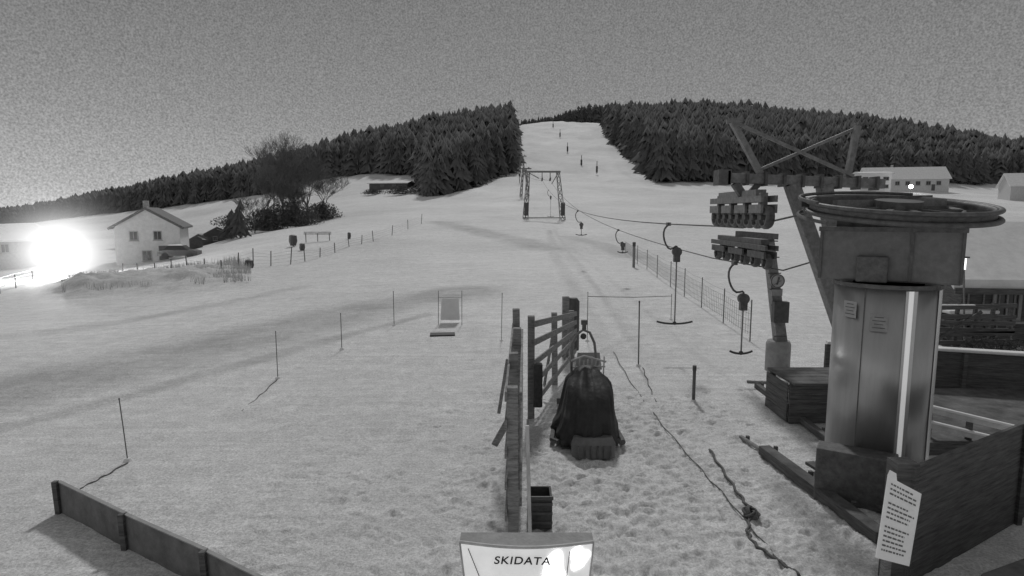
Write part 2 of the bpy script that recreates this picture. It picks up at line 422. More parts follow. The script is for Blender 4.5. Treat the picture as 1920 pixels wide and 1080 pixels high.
bush(550,106,5.4,4.6,'dark undergrowth at the right foot of the bare tree clump',4200,.32)
bush(604,118,4.2,3.4,'low dark bush at the right end of the bare tree clump',2200,.32)
bush(415,98,2.6,1.2,'low dark bush left of the pair of conifers',600,.25)
bush(755,185,6,2.6,'dark hedge clump in front of the flat dark shed',900,.45)
bush(700,192,4,1.6,'low dark hedge left of the flat dark shed',600,.4)
bush(440,150,6,3,'dark bushes on the snowy rise behind the pair of conifers',700,.5)
# ---------------------------------------------------------------- houses
def house(name,label,cat,loc,rz,w,d,h,rh,wall,roof,wins,over=.5,chim=None,door=None,group=None,rt=.22):
    root=thing(name,label,cat,loc,rz,group)
    b=MB(); hw,hd=w/2,d/2
    vs=[(-hw,-hd,-1.5),(hw,-hd,-1.5),(hw,hd,-1.5),(-hw,hd,-1.5),(-hw,-hd,h),(hw,-hd,h),(hw,hd,h),(-hw,hd,h),(0,-hd,h+rh),(0,hd,h+rh)]
    b.add(vs,[(0,1,5,8,4),(2,3,7,9,6),(1,2,6,5),(3,0,4,7),(4,8,9,7),(8,5,6,9)]); b.build('wall',wall,root,local=True)
    r=MB(); sl=rh/hw; t=rt
    for s_ in (-1,1):
        e=(s_*(hw+over),h-over*sl)
        q=[(e[0],-hd-over,e[1]+.05),(e[0],hd+over,e[1]+.05),(0,hd+over,h+rh+.05),(0,-hd-over,h+rh+.05)]
        q2=[(a_,b_,c_+t) for a_,b_,c_ in q]
        fs=[(0,1,2,3),(7,6,5,4),(0,4,5,1),(1,5,6,2),(3,7,4,0),(2,6,7,3)]
        r.add(q+q2,fs)
    ro=r.build('roof',roof,root,local=True)
    for s_ in (-1,1):
        e=MB(); e.beam((s_*(hw+over),-hd-over-.03,h-over*sl+.1),(0,-hd-over-.03,h+rh+.1),.06,.26)
        e.build('bargeboard','darkwood',ro,local=True)
    if chim: MB().box((chim[0],chim[1],h+rh+.2),(.6,.6,1.8)).build('chimney','greyplaster',ro,local=True)
    for wn in wins:
        f,u,z,ww,wh=wn[:5]; lit=len(wn)>5
        fr=MB(); gl=MB()
        def pl(u0,z0,a,bb,off,mb,th=.06):
            if f=='f': mb.box((u0,-hd-off,z0),(a,th,bb))
            elif f=='l': mb.box((-hw-off,u0,z0),(th,a,bb))
            else: mb.box((hw+off,u0,z0),(th,a,bb))
        for du,dz_,a,bb in ((-ww/2,0,.1,wh+.1),(ww/2,0,.1,wh+.1),(0,wh/2,ww-.1,.1),(0,-wh/2,ww-.1,.1),(0,0,.05,wh-.1)): pl(u+du,z+dz_,a,bb,.05,fr)
        fo=fr.build('window','concrete',root,local=True)
        pl(u,z,ww-.1,wh-.1,.0,gl,.04); gl.build('pane','litglass' if lit else 'glass',fo,local=True)
        sb=MB(); pl(u,z-wh/2-.1,ww+.25,.08,.1,sb,.18); sb.build('sill','concrete',fo,local=True)
    if door:
        f,u,ww,wh=door; dm=MB()
        dm.box((u,-hd-.03,wh/2),(ww,.08,wh)) if f=='f' else dm.box((-hw-.03,u,wh/2),(.08,ww,wh))
        dm.build('door','darkwood',root,local=True)
    return root
house('gabled_house','pale gabled two storey house beside the bright floodlight','house',on(265,72)+Vector((0,3,0)),math.radians(22),6.6,9,4.2,2.0,'plaster','roofdark',
      [('f',-1.4,3.2,.8,1.0),('f',1.0,3.2,.8,1.0),('f',-.2,.9,.9,1.1),('l',-1.5,2.9,.7,1.1,1),('l',1.5,2.9,.7,1.1),('l',-1.5,.6,.7,1.0)],chim=(-.8,1),door=('f',1.5,.95,2.0))
house('snowy_house','small house with snow on its roof behind the gabled house','house',on(285,118),math.radians(60),7,9,3.6,2.2,'greyplaster','roofsnow',[('f',-1.5,2,.9,1.1),('f',1.5,2,.9,1.1),('l',0,2,.9,1.1)],chim=(0,1))
house('edge_house','pale house cut by the left edge of the picture','house',on(-8,74),math.radians(-30),6,8,3.6,1.6,'greyplaster','roofsnow',[('f',-1.3,2.7,.9,1.1),('f',1.3,2.7,.9,1.1,1),('f',0,.8,.9,1.1),('r',0,2.6,.8,1.0)],door=('f',-1.6,.9,1.9))
house('village_house','low village house left of the bright floodlight','house',on(45,95),math.radians(15),7,8,3.0,2.0,'plaster','roofsnow',[('f',-1.5,1.8,.9,1.1,1),('f',1.5,1.8,.9,1.1)])
house('barn','small dark timber barn with snowy roof by the bare trees','barn',on(372,92),math.radians(75),4.6,6,1.7,.8,'darkwood','roofsnow',[('f',0,1.0,.8,.6)],door=('l',0,1.4,1.5))
house('low_outbuilding','low dark outbuilding with a snowy roof between the gabled house and the barn','shed',on(345,84),math.radians(80),3,3.6,1.5,.5,'darkwood','roofsnow',[('l',0,.9,.6,.5)])
house('field_hut','flat dark shed on the snowy field below the left wood','shed',on(735,205),math.radians(80),7,13,1.3,.7,'darkwood','roofsnow',[('l',2,.8,1.0,.5),('l',-2,.8,1.0,.5)])
house('long_house','long pale house with a snowy roof beneath the right wood','house',on(1690,205),math.radians(78),9,24,4.0,3.6,'plaster','roofsnow',
      [('l',k,2.4,1.3,1.2) for k in (-9,-6,-3,0,3,6,9)]+[('f',-2,2.3,1.1,1.2),('f',2,2.3,1.1,1.2)],chim=(1,3),door=('l',-7.5,1.0,2.0))
house('flat_annex','white annex with dark window bands left of the long house','house',on(1632,198),math.radians(80),7,9,5.4,.5,'white','roofsnow',[('l',k,3.8,1.6,1.0) for k in (-3,0,3)]+[('l',k,1.4,1.6,1.0) for k in (-3,0,3)])
house('right_edge_house','pale house with snowy roof cut by the right edge of the picture','house',on(1925,160),math.radians(70),8,10,3.9,3.0,'plaster','roofsnow',[('l',-2.5,2.2,1.1,1.2),('l',1,2.2,1.1,1.2),('f',0,2.2,1.1,1.2)],chim=(0,-2))
hr=house('timber_hut','dark timber hut with thick snow on its roof at the right','hut',Vector((19.6,22.6,0)),math.radians(82),4.6,7.6,2.3,1.5,'darkwood','roofsnow',[('l',2.4,1.4,.8,1.0),('l',.6,1.4,.8,1.0),('l',-1.4,1.4,.8,1.0)],over=.6,rt=.34)
hw=MB()
for k in range(16): hw.box((-2.33,-3.6+k*.48,1.1),(.03,.05,2.2))
hw.build('cover_strips','wood',hr,local=True)
MB().box((-2.98,0,1.92),(.05,8.8,.2)).build('fascia','darkwood',hr,local=True)
def car(px,Y,label):
    p=on(px,Y); r=thing('parked_car',label,'car',p,math.radians(10))
    b=MB(); sec=[(-2.1,.35,.7),(-2.0,.35,.85),(-1.3,.3,1.0),(1.6,.3,.95),(2.1,.35,.8)]
    b.loft([[Vector((x,-.85,z0)),Vector((x,.85,z0)),Vector((x,.85,z1)),Vector((x,-.85,z1))] for x,z0,z1 in sec]).build('body','car',r,local=True)
    MB().loft([[Vector((-1.5,-.8,.98)),Vector((1.1,-.8,.98)),Vector((1.1,.8,.98)),Vector((-1.5,.8,.98))],[Vector((-1.0,-.65,1.45)),Vector((.5,-.65,1.45)),Vector((.5,.65,1.45)),Vector((-1.0,.65,1.45))]]).build('cabin','glass',r,local=True)
    MB().box((-.25,0,1.52),(1.5,1.3,.12)).build('roof_snow','roofsnow',r,local=True)
    for x in (-1.3,1.3):
        for y_ in (-.8,.8): MB().cyl((x,y_,.33),.33,(0,1,0),.22,14).build('wheel','rubber',r,local=True)
car(338,70,'dark parked car beside the gabled house')
# ---------------------------------------------------------------- floodlight at left
lp=on(110,58); head=P(110,474,58)
r=thing('floodlight','glaring bright floodlight on a mast beside the gabled house','street lamp',lp)
MB().tube([lp,Vector((head.x,head.y,head.z-.3))],.09,8,.06).build('mast','galv',r)
hd=MB().box(head+Vector((0,.25,.0)),(.9,.3,.7)).build('lamp_head','darksteel',r)
MB().ball(head+Vector((0,-.12,0)),.7,16,10).build('lamp','lampw',hd,smooth=True)
vm=bpy.data.materials.new('added_glare_halo'); vm.use_nodes=True; nt=vm.node_tree; nt.nodes.clear()  # lamp glare built as an added glowing volume
o_=nt.nodes.new('ShaderNodeOutputMaterial'); em=nt.nodes.new('ShaderNodeEmission'); tc=nt.nodes.new('ShaderNodeTexCoord')
ln=nt.nodes.new('ShaderNodeVectorMath'); ln.operation='LENGTH'; nt.links.new(tc.outputs['Object'],ln.inputs[0])
HR=14.0
mr=nt.nodes.new('ShaderNodeMapRange'); mr.inputs[1].default_value=0; mr.inputs[2].default_value=HR; mr.inputs[3].default_value=1; mr.inputs[4].default_value=0; nt.links.new(ln.outputs['Value'],mr.inputs[0])
pw=nt.nodes.new('ShaderNodeMath'); pw.operation='POWER'; pw.inputs[1].default_value=8; nt.links.new(mr.outputs[0],pw.inputs[0])
mu=nt.nodes.new('ShaderNodeMath'); mu.operation='MULTIPLY'; mu.inputs[1].default_value=.62; nt.links.new(pw.outputs[0],mu.inputs[0])
nt.links.new(mu.outputs[0],em.inputs['Strength']); nt.links.new(em.outputs[0],o_.inputs['Volume'])
hz=MB().ball((0,0,0),HR,20,12); ho=hz.build('added_glare_halo',vm,r,local=True); ho.location=head-Vector(lp)
ld=bpy.data.lights.new('flood_bulb','POINT'); ld.energy=6500; ld.shadow_soft_size=.4; lo=bpy.data.objects.new('flood_bulb',ld); C.objects.link(lo); lo.parent=r; lo.location=head-Vector(lp)+Vector((0,-.9,0))
def small_lamp(px,pyt,Y,label,k_=1.0):
    b=on(px,Y); t=P(px,pyt,Y); r=thing('lamp_post',label,'street lamp',b)
    MB().tube([b,Vector((b.x,b.y,t.z))],.05,6).build('mast','galv',r)
    MB().ball(Vector((b.x,b.y,t.z)),(.12+.14*Y/60)*k_,10,6).build('lamp','lampw',r,smooth=True)
small_lamp(1707,350,190,'small lit lamp in front of the long house')
small_lamp(52,478,80,'small lit lamp between the village houses at the left',.7)
b=on(1808,20.0); r=thing('lamp_post','short lit lamp post just left of the timber hut','street lamp',b)
t=P(1808,492,20.0)
MB().tube([b,t+Vector((0,0,-.15))],.03,6).build('mast','galv',r)
MB().cyl(t-Vector((0,0,.05)),.06,(0,0,1),.36,10).build('lamp','softglow',r)
MB().box(t+Vector((0,0,.17)),(.2,.2,.05)).build('lamp_cap','darksteel',r)
MB().tube([t+Vector((-.12,.05,.1)),t+Vector((-.14,.05,.75))],.03,6).build('conduit','galv',r)
# ---------------------------------------------------------------- drive station
def ngon(c,r,n,z,ph=0,sx=1,sy=1,rz=0):
    R=Matrix.Rotation(rz,3,'Z')
    return [Vector(c)+R@Vector((sx*r*math.cos(2*math.pi*k/n+ph),sy*r*math.sin(2*math.pi*k/n+ph),z)) for k in range(n)]
pc=Vector((6.03,9.75,0)); st=thing('lift_drive_station','steel ski lift drive station carrying the big horizontal bull wheel','ski lift station',pc)
va=math.atan2(-pc.y,-pc.x)
NS=48; RC=.74; ph=va+math.pi/NS
MB().loft([ngon(pc,RC,NS,.5,ph),ngon(pc,RC,NS,3.42,ph)]).build('column','steel',st,smooth=True)
def cyl_pt(da,z,r=RC):
    a=va+math.radians(da); return pc+Vector((r*math.cos(a),r*math.sin(a),z))
sd_=1
t1=cyl_pt(40,1); 
if t1.x/t1.y < pc.x/pc.y: sd_=-1
def strip(a0,a1,z0,z1,r,name,m):
    n=6; A_=[cyl_pt(sd_*(a0+(a1-a0)*k/n),z0,r) for k in range(n+1)]; B_=[cyl_pt(sd_*(a0+(a1-a0)*k/n),z1,r) for k in range(n+1)]
    return MB().add(A_+B_,[(k,k+1,n+2+k,n+1+k) for k in range(n)]).build(name,m,st,smooth=True)
strip(23,28.5,.6,3.34,RC+.010,'painted_highlight','highlightmetal')  # vertical reflection on the column, painted as a bright strip
strip(20,23,.6,3.34,RC+.008,'painted_highlight_fringe','softhighlight'); strip(28.5,33,.6,3.34,RC+.008,'painted_highlight_fringe','softhighlight')  # fading sides of the painted reflection
strip(66,80,.6,3.34,RC+.010,'edge_strip','softhighlight')  # second painted highlight, near the column's right edge
strip(-22,-21,.6,3.34,RC+.006,'panel_seam','darksteel')
MB().loft([ngon(pc,RC+.04,NS,3.36,ph),ngon(pc,RC+.04,NS,3.42,ph)]).build('upper_band','darksteel',st)
MB().loft([ngon(pc,RC+.05,8,-.1,va+math.pi/8),ngon(pc,RC+.05,8,.55,va+math.pi/8)]).build('base','housing',st)
MB().box(cyl_pt(sd_*-14,.42,RC+.2),(1.1,.4,.84),va+math.pi/2).build('base_cabinet','darksteel',st,bevel=.02)
hc=Vector((6.08,9.85,0)); rzh=va+math.pi/2
R=Matrix.Rotation(rzh,3,'Z')
MB().box(hc+Vector((0,0,3.86)),(1.9,1.15,.84),rzh).build('motor_housing','housing',st,bevel=.03)
fy=-.59 if (R@Vector((0,-1,0))).y<0 else .59
for dx in (-.93,.3,.93): MB().box(hc+R@Vector((dx,fy,3.86)),(.04,.05,.8),rzh).build('housing_rib','darksteel',st)
MB().box(hc+R@Vector((0,fy,4.25)),(1.94,.08,.07),rzh).build('housing_rib','darksteel',st)
MB().box(hc+R@Vector((-.2,fy*1.12,3.64)),(.42,.18,.4),rzh).build('inspection_cover','darksteel',st,bevel=.02)
for dx in (-.55,.6): MB().box(hc+R@Vector((dx,fy*.76,3.42)),(.2,.2,.12),rzh).build('bracket','darksteel',st)
MB().cyl(hc+Vector((.1,0,4.34)),.4,(0,0,1),.2,20).build('gearbox','darksteel',st)
MB().box(hc+R@Vector((0,0,4.33)),(1.5,.5,.14),rzh).build('drive_frame','darksteel',st)
def notice(a,z,w,h_,m):
    p=cyl_pt(sd_*a,z,RC+.02); nn=(p-pc); nn.z=0; nn.normalize(); td=Vector((-nn.y,nn.x,0))
    if td.x<0: td=-td
    up=Vector((0,0,1))
    so=MB().add([p-td*w/2-up*h_/2,p+td*w/2-up*h_/2,p+td*w/2+up*h_/2,p-td*w/2+up*h_/2],[(0,1,2,3)]).build('notice_plate',m,st)
    mk=MB()
    for k in range(4):
        zc=h_*(.32-.2*k); ww=w*(.36 if k%2 else .26); c=p+nn*.004+up*zc
        mk.add([c-td*ww-up*.006,c+td*ww-up*.006,c+td*ww+up*.006,c-td*ww+up*.006],[(0,1,2,3)])
    mk.build('printed_lines','darksteel',so)
notice(-38,3.0,.23,.26,'greyplaster'); notice(-5,2.84,.24,.27,'concrete')
wc=Vector((6.17,9.85,4.49)); tl_=math.radians(7.2); wn=Vector((0,-math.sin(tl_),math.cos(tl_)))
RW=1.32
bw=MB(); bw.ring(wc,RW,.05,wn,72,10,.04); bw.ring(wc+wn*.15,RW-.01,.045,wn,72,10,.035); bw.ring(wc+wn*.075,RW-.07,.03,wn,72,8,.1)
wo=bw.build('bull_wheel','darksteel',st,smooth=True)
xa=Vector((1,0,0)); ya=wn.cross(xa)
for k in range(10):
    a=2*math.pi*(k+.3)/10; d=xa*math.cos(a)+ya*math.sin(a); MB().beam(wc+d*.25+wn*.06,wc+d*(RW-.06)+wn*.06,.10,.1).build('spoke','darksteel',wo)
MB().ring(wc+wn*.06,RW*.66,.04,wn,48,8,.05).build('inner_ring','darksteel',wo)
MB().cyl(wc+wn*.06,.34,wn,.3,20).build('hub','darksteel',wo)
for (R_,off,a0,a1) in ((RW+.12,.2,50,190),(RW+.12,-.08,-10,200),(RW+.11,.1,60,140)):
    arc=[wc+(xa*math.cos(t)+ya*math.sin(t))*R_+wn*off for t in np.linspace(math.radians(a0),math.radians(a1),36)]
    MB().tube(arc,.03,6).build('wheel_guard','darksteel',st)
MB().beam(wc+Vector((-1.15,.9,.2)),wc+Vector((1.15,.95,.24)),.14,.16).build('guard_beam','darksteel',st)
MB().beam(wc+Vector((-.9,.2,.16)),wc+Vector((.9,.25,.18)),.16,.12).build('guard_beam','galv',st)
# ---------------------------------------------------------------- gantry
def sheaves(root,y0,y1,X,z,n,r_=.2,low=False):
    f=MB()
    f.beam((X-.13,y0+.1,z+r_*.3+.28),(X-.13,y1-.1,z+r_*.3+.28),.05,.12); f.beam((X+.13,y0+.1,z+r_*.3+.28),(X+.13,y1-.1,z+r_*.3+.28),.05,.12)
    for k in range(n//2):
        yc=y0+(y1-y0)*(2*k+1)/n
        f.box((X-.13,yc,z+.16),(.05,(y1-y0)/n*1.5,.16)); f.box((X+.13,yc,z+.16),(.05,(y1-y0)/n*1.5,.16))
        f.beam((X,yc,z+.16),(X,yc,z+.46),.14,.1)
    f.beam((X,y0+.5,z+.46),(X,y1-.5,z+.46),.2,.13)
    fo=f.build('sheave_beam','galv' if not low else 'darksteel',root)
    for k in range(n):
        yc=y0+(y1-y0)*(k+.5)/n
        w=MB(); c=Vector((X,yc,z)); w.ring(c,r_*.82,.05,(1,0.001,0),28,8,.085); w.cyl(c,r_*.72,(1,0,0),.05,20); w.cyl(c,.05,(1,0,0),.24,10)
        w.build('sheave_wheel','darksteel',fo)
GY=12.5
gr=thing('lift_gantry','steel lift gantry with crossed braces rising behind the bull wheel','ski lift tower',(7.0,GY,0))
def GP(px,py,Y=GY): return P(px,py,Y)
L0=GP(1345,333);R0=GP(1655,345); MB().beam(L0,R0,.2,.19).build('crossbeam','galv',gr,bevel=.01)
for k in range(9):
    p=L0.lerp(R0,(k+.5)/9); MB().box(p+Vector((0,-.02,.0)),(.05,.3,.27)).build('gusset_plate','darksteel',gr)
MB().box(L0+Vector((.1,0,0)),(.25,.34,.3)).build('end_plate','darksteel',gr)
MB().beam(GP(1372,226),GP(1428,330),.12,.11).build('upright','galv',gr); MB().beam(GP(1608,236),GP(1588,335),.11,.11).build('upright','galv',gr)
MB().beam(GP(1375,228),GP(1600,330,GY-.08),.06,.06).build('brace','galv',gr); MB().beam(GP(1606,240,GY+.08),GP(1425,318,GY+.08),.06,.06).build('brace','galv',gr)
MB().beam(GP(1362,228,GY),GP(1392,224,GY),.08,.08).build('upright_cap','galv',gr)
a=GP(1484,345); dirv=(GP(1540,505)-a); fac=(a.z+.1)/(-dirv.z); MB().beam(a,a+dirv*fac,.26,.24,.3,.3).build('support_leg','galv',gr,bevel=.02)
a=GP(1545,347); MB().beam(a,Vector((7.5,GY,-.1)),.26,.24,.3,.3).build('support_leg','galv',gr,bevel=.02)
hg=MB(); hg.beam((4.5,GY,5.1),(4.72,GY,4.8),.14); hg.beam((5.0,GY,5.1),(4.72,GY,4.8),.1); hg.build('sheave_hanger','darksteel',gr)
sheaves(gr,11.2,14.3,4.72,4.42,8,.21)
c0=on(1457,17.3); colr=thing('sheave_post','short lift post with round sign and lower pulley battery','ski lift tower',c0)
MB().loft([ngon(c0,.34,24,-.3),ngon(c0,.34,24,.75),ngon(c0,.30,24,.85)]).build('concrete_foot','concrete',colr,smooth=True)
tp=P(1440,445,17.3)
MB().beam(c0+Vector((0.05,0,.8)),tp,.3,.3,.24,.24).build('post','galv',colr)
for k in range(7):
    p=(c0+Vector((-.2,-.15,1.0))).lerp(tp+Vector((-.14,-.15,-.1)),k/6); MB().beam(p,p+Vector((.36,0,0)),.03).build('rung','darksteel',colr)
sg=P(1458,527,17.1); so=MB().cyl(sg,.2,(0,1,0),.03,28).build('round_sign','greyplaster',colr)
mk=MB(); mk.ring(sg-Vector((0,.02,0)),.18,.018,(0,1,0.001),36,4,.004); mk.beam(sg+Vector((-.02,-.022,-.1)),sg+Vector((.03,-.022,.1)),.05,.004); mk.ball(sg+Vector((.03,-.02,.1)),.03,8,6); mk.beam(sg+Vector((-.1,-.022,-.1)),sg+Vector((.1,-.022,.02)),.02,.004); mk.build('sign_pictogram','darksteel',so)
bx=P(1463,585,17.0); MB().box(bx,(.42,.22,.6)).build('control_box','plastic',colr,bevel=.02)
MB().box(sg+Vector((0,0,-.33)),(.3,.03,.18)).build('small_plate','concrete',colr)
arm=MB(); arm.beam(tp+Vector((.2,0,.02)),Vector((6.0,16.2,3.95)),.2,.16); arm.beam(tp+Vector((0,0,-.5)),Vector((6.1,16.3,3.6)),.1,.1); arm.build('arm','darksteel',colr)
sheaves(colr,14.1,18.2,6.05,3.35,6,.17,True)
# ---------------------------------------------------------------- ropes
def rope(pts,r,label,name='haul_rope'):
    full=[]
    for a,b_ in zip(pts[:-1],pts[1:]):
        a=Vector(a);b_=Vector(b_); L=(b_-a).length; n=max(2,int(L/4)); s_=L*L*.00022
        for k in range(n):
            t=k/n; q=a.lerp(b_,t); q.z-=4*s_*t*(1-t); full.append(q)
    full.append(Vector(pts[-1]))
    return tag(MB().tube(full,r,5).build(name,'rope'),label,'cable')
z100=P(1016,338,100).z
up=[(4.84,9.9,4.52),(4.74,12.6,4.2),(4.74,14.2,4.2),(4.9,100,z100)]
dn=[(7.5,9.9,4.52),(6.2,13.9,3.2),(6.05,18.4,3.15),(6.2,100,z100)]
pyl=[(160,981),(235,977),(330,973),(440,969)]
for Y,px in pyl:
    g0=on(px,Y); up.append((g0.x-.8,Y,g0.z+7.2)); dn.append((g0.x+1.4,Y,g0.z+7.2))
rope(up,.018,'thin uphill haul rope passing under the upper pulleys beside the bull wheel')
rope(dn,.018,'thin return rope running under the lower pulley battery and up the slope')
def rope_at(pts,Y):
    for a,b_ in zip(pts[:-1],pts[1:]):
        if a[1]<=Y<=b_[1]:
            a=Vector(a);b_=Vector(b_); L=(b_-a).length; t=(Y-a.y)/(b_.y-a.y); q=a.lerp(b_,t); q.z-=4*L*L*.00022*t*(1-t); return q
def tbar(top,zbox,zt,label,w=1.1):
    x,y_,z=top; r=thing('t_bar',label,'ski lift bar',(x,y_,zt),group=None)
    hx=.28
    MB().box((x,y_,z),(.1,.2,.1)).build('rope_grip','darksteel',r)
    pts=[Vector((x,y_,z-.02)),Vector((x-.13,y_,z-.12)),Vector((x-.16,y_,z-.35)),Vector((x-.08,y_,z-.62)),Vector((x+.08,y_,z-.85)),Vector((x+hx,y_,zbox+.25)),Vector((x+hx,y_,zbox+.1))]
    k=[]
    for i in range(len(pts)-1):
        for t in (0,.5): k.append(pts[i].lerp(pts[i+1],t))
    k.append(pts[-1])
    for _ in range(2): k=[k[0]]+[(k[i-1]+k[i]*2+k[i+1])/4 for i in range(1,len(k)-1)]+[k[-1]]
    MB().tube(k,.028,8).build('hanger','darksteel',r,smooth=True)
    bx_=MB(); bx_.cyl((x+hx,y_,zbox),.14,(0,1,0),.16,20); bx_.box((x+hx,y_,zbox-.18),(.18,.15,.26)); bx_.build('spring_box','darksteel',r)
    MB().tube([(x+hx,y_,zbox-.25),(x+hx,y_,zt+.03)],.022,8).build('pull_rod','galv',r)
    arc=[Vector((x+hx+s_*w/2,y_,zt+.07*abs(s_)**2.2)) for s_ in np.linspace(-1,1,17)]
    cbm=MB().tube(arc,.03,8); cbm.ball((x+hx,y_,zt+.02),.06,10,6); cbm.build('crossbar','rubber',r,smooth=True)
def zpy(Y,py): return CH+Y*tanpy(py)
q=rope_at(up,18.6); tbar(q,zpy(18.6,472),zpy(18.6,607),'large T shaped tow bar hanging nearest above the tow track, left of the lower pulleys')
tbar(Vector((5.85,16.0,3.2)),zpy(16,560),zpy(16,663),'T shaped tow bar hanging under the lower pulley battery',.6)
q=rope_at(up,43.5); q.x=P(1083,400,43.5).x; tbar(q,q.z-.95,zpy(43.5,441),'small T shaped tow bar hanging high in front of the portal pylon',.8)
q=rope_at(dn,35); q.x=P(1160,400,35).x; tbar(q,q.z-.85,zpy(35,474),'small T shaped tow bar hanging at the top end of the net fence',.6)
q=rope_at(up,82); tbar(q,q.z-.9,q.z-3.5,'tiny tow bar hanging just below the portal pylon',.9)
# portal pylon
pb=on(1020,100); z0=pb.z; zt=zpy(100,322)
pr=thing('portal_pylon','portal shaped lattice lift pylon standing in the middle of the slope','ski lift tower',pb)
def X100(px): return (px-960)/F*100*.995
def lattice(name,b0,b1,t0,t1,root,m='galv',r_=.13):
    mb=MB(); mb.beam(b0,t0,r_); mb.beam(b1,t1,r_); n=6
    for k in range(n):
        a0=b0.lerp(t0,k/n);a1=b1.lerp(t1,k/n);c0_=b0.lerp(t0,(k+1)/n);c1=b1.lerp(t1,(k+1)/n)
        mb.beam(a0,c1,r_*.6); mb.beam(a1,a0,r_*.5); mb.beam(a1,c0_,r_*.6)
    return mb.build(name,m,root)
lattice('lattice_leg',Vector((X100(980),100,z0-.3)),Vector((X100(990),100.8,z0-.3)),Vector((X100(988),100,zt)),Vector((X100(993),100.6,zt)),pr)
lattice('lattice_leg',Vector((X100(1060),100,z0-.3)),Vector((X100(1051),100.8,z0-.3)),Vector((X100(1048),100,zt)),Vector((X100(1043),100.6,zt)),pr)
MB().beam((X100(986),100,zt),(X100(1050),100,zt),.25,.3).build('crossbeam','galv',pr)
MB().beam((X100(986),100.7,zt+.05),(X100(1050),100.7,zt+.05),.15,.2).build('crossbeam','galv',pr)
MB().beam((X100(990),100,zt-.1),(X100(1010),100.2,z100+.3),.12).build('brace','galv',pr)
MB().beam((X100(1046),100,zt-.1),(X100(1034),100.2,z100-.6),.12).build('brace','galv',pr)
MB().beam((X100(981),99.7,z0+.2),(X100(1060),99.7,z0+.2),.15,.15).build('foot_beam','galv',pr)
for px in (987,1055):
    MB().cyl((X100(px),99.8,z0+1.6),.35,(0,0,1),2.1,12).build('safety_pad','plastic',pr)
for px in (1016,1031):
    mb=MB(); mb.beam((X100(px),100.2,zt),(X100(px),100.2,z100+.2),.12); mb.beam((X100(px),98.8,z100+.15),(X100(px),101.6,z100+.15),.15,.25)
    for k in range(4): mb.cyl((X100(px),99+k*.8,z100+.15),.25,(1,0,0),.12,12)
    mb.build('pulley_battery','darksteel',pr)
names=['lowest of the slender lift pylons on the upper slope','second slender lift pylon up the slope','third slender lift pylon up the slope','topmost slender lift pylon near the crest']
for (Y,px),nm in zip(pyl,names):
    g0=on(px,Y); r=thing('lift_pylon',nm,'ski lift tower',g0)
    lattice('lattice_leg',g0+Vector((-.9,0,-.3)),g0+Vector((-.3,.4,-.3)),g0+Vector((-.2,0,7)),g0+Vector((.1,.3,7)),r,r_=.2)
    lattice('lattice_leg',g0+Vector((1.6,0,-.3)),g0+Vector((1.0,.4,-.3)),g0+Vector((.8,0,7)),g0+Vector((.5,.3,7)),r,r_=.2)
    MB().beam(g0+Vector((-1.6,0,7.1)),g0+Vector((2.1,0,7.1)),.3).build('crossarm','galv',r)
    for dx in (-.8,1.4): MB().beam(g0+Vector((dx,-1.2,7.25)),g0+Vector((dx,1.2,7.25)),.25,.3).build('pulley_battery','darksteel',r)
for k,(px,pb_) in enumerate(((969,322),(967,300),(968,282),(970,262),(969,246),(972,345))):
    g0=gp(px+2,pb_); r=thing('edge_pole','thin dark pole along the left edge of the upper ski run','pole',g0,group='thin poles along the upper run')
    MB().tube([g0,g0+Vector((0,0,3.2))],.12,6).build('shaft','darksteel',r); MB().box(g0+Vector((0,-.05,2.7)),(.5,.1,.6)).build('flag_plate','plastic',r)
for i,(px,pb_,pt,lab) in enumerate([(1050,258,243,'topmost padded post on the upper ski run'),(1064,286,268,'second padded post down the upper ski run'),(1090,312,292,'third padded post down the upper ski run'),(1119,326,303,'lowest padded post on the upper ski run'),(1037,240,228,'tiny padded post below the crest')]):
    g0=gp(px,pb_); hh=g0.y*(pb_-pt)/F
    r=thing('padded_post',lab,'post',g0,group=None)
    MB().tube([g0,g0+Vector((0,0,hh))],.15,8).build('post','galv',r); MB().cyl(g0+Vector((0,0,hh*.35)),.4,(0,0,1),hh*.5,10).build('pad','plastic',r)
# ---------------------------------------------------------------- wooden fence (centre)
def railfence(name,label,A,B,heights,nposts,ht0,ht1,side=1,thin=.035):
    A=Vector(A);B=Vector(B); d=(B-A).normalized(); nrm=Vector((d.y,-d.x,0))
    root=thing(name,label,'fence',A)
    for k in range(nposts):
        t=k/(nposts-1); p=A.lerp(B,t); h_=(ht0+(ht1-ht0)*t)
        lean=Vector((random.uniform(-.04,.04),0,0))
        MB().beam(p-Vector((0,0,.2)),p+lean+Vector((0,0,h_)),.15,.15).build('post','wood',root,bevel=.01)
    for i,(a_,b_) in enumerate(heights):
        off=nrm*.1*side
        MB().beam(A+off+Vector((0,0,a_))-d*.15,B+off+Vector((0,0,b_+random.uniform(-.05,.05)))+d*.15,thin,.14).build('rail','wood',root,bevel=.005)
    return root,A,B,d,nrm
root,A,B,d,nrm=railfence('wooden_fence','tall weathered plank fence seen end on, nearest the ticket gate',(.02,8.1,0),(.12,12.7,0),[(.35,.35),(.8,.8),(1.25,1.25),(1.65,1.7),(2.05,2.15)],4,2.15,2.5,side=-1)
for hgt_ in (.5,1.0,1.5,2.0):
    MB().beam(A+nrm*.1+Vector((0,0,hgt_)),B+nrm*.1+Vector((0,0,hgt_)),.035,.14).build('rail','wood',root)
MB().beam(A+nrm*.2+Vector((.03,-.1,.0)),A+nrm*.16+Vector((0.03,0,1.6)),.05,.05).build('edge_strip','paleboard',root)
MB().beam(A+nrm*.22+Vector((.02,0,.15)),B+nrm*.2+Vector((0,-.5,.15)),.04,.24).build('kick_board','wood',root)
MB().beam(A+Vector((-.26,2.6,.9)),A+Vector((-.1,2.6,1.9)),.06,.06).build('brace','wood',root)
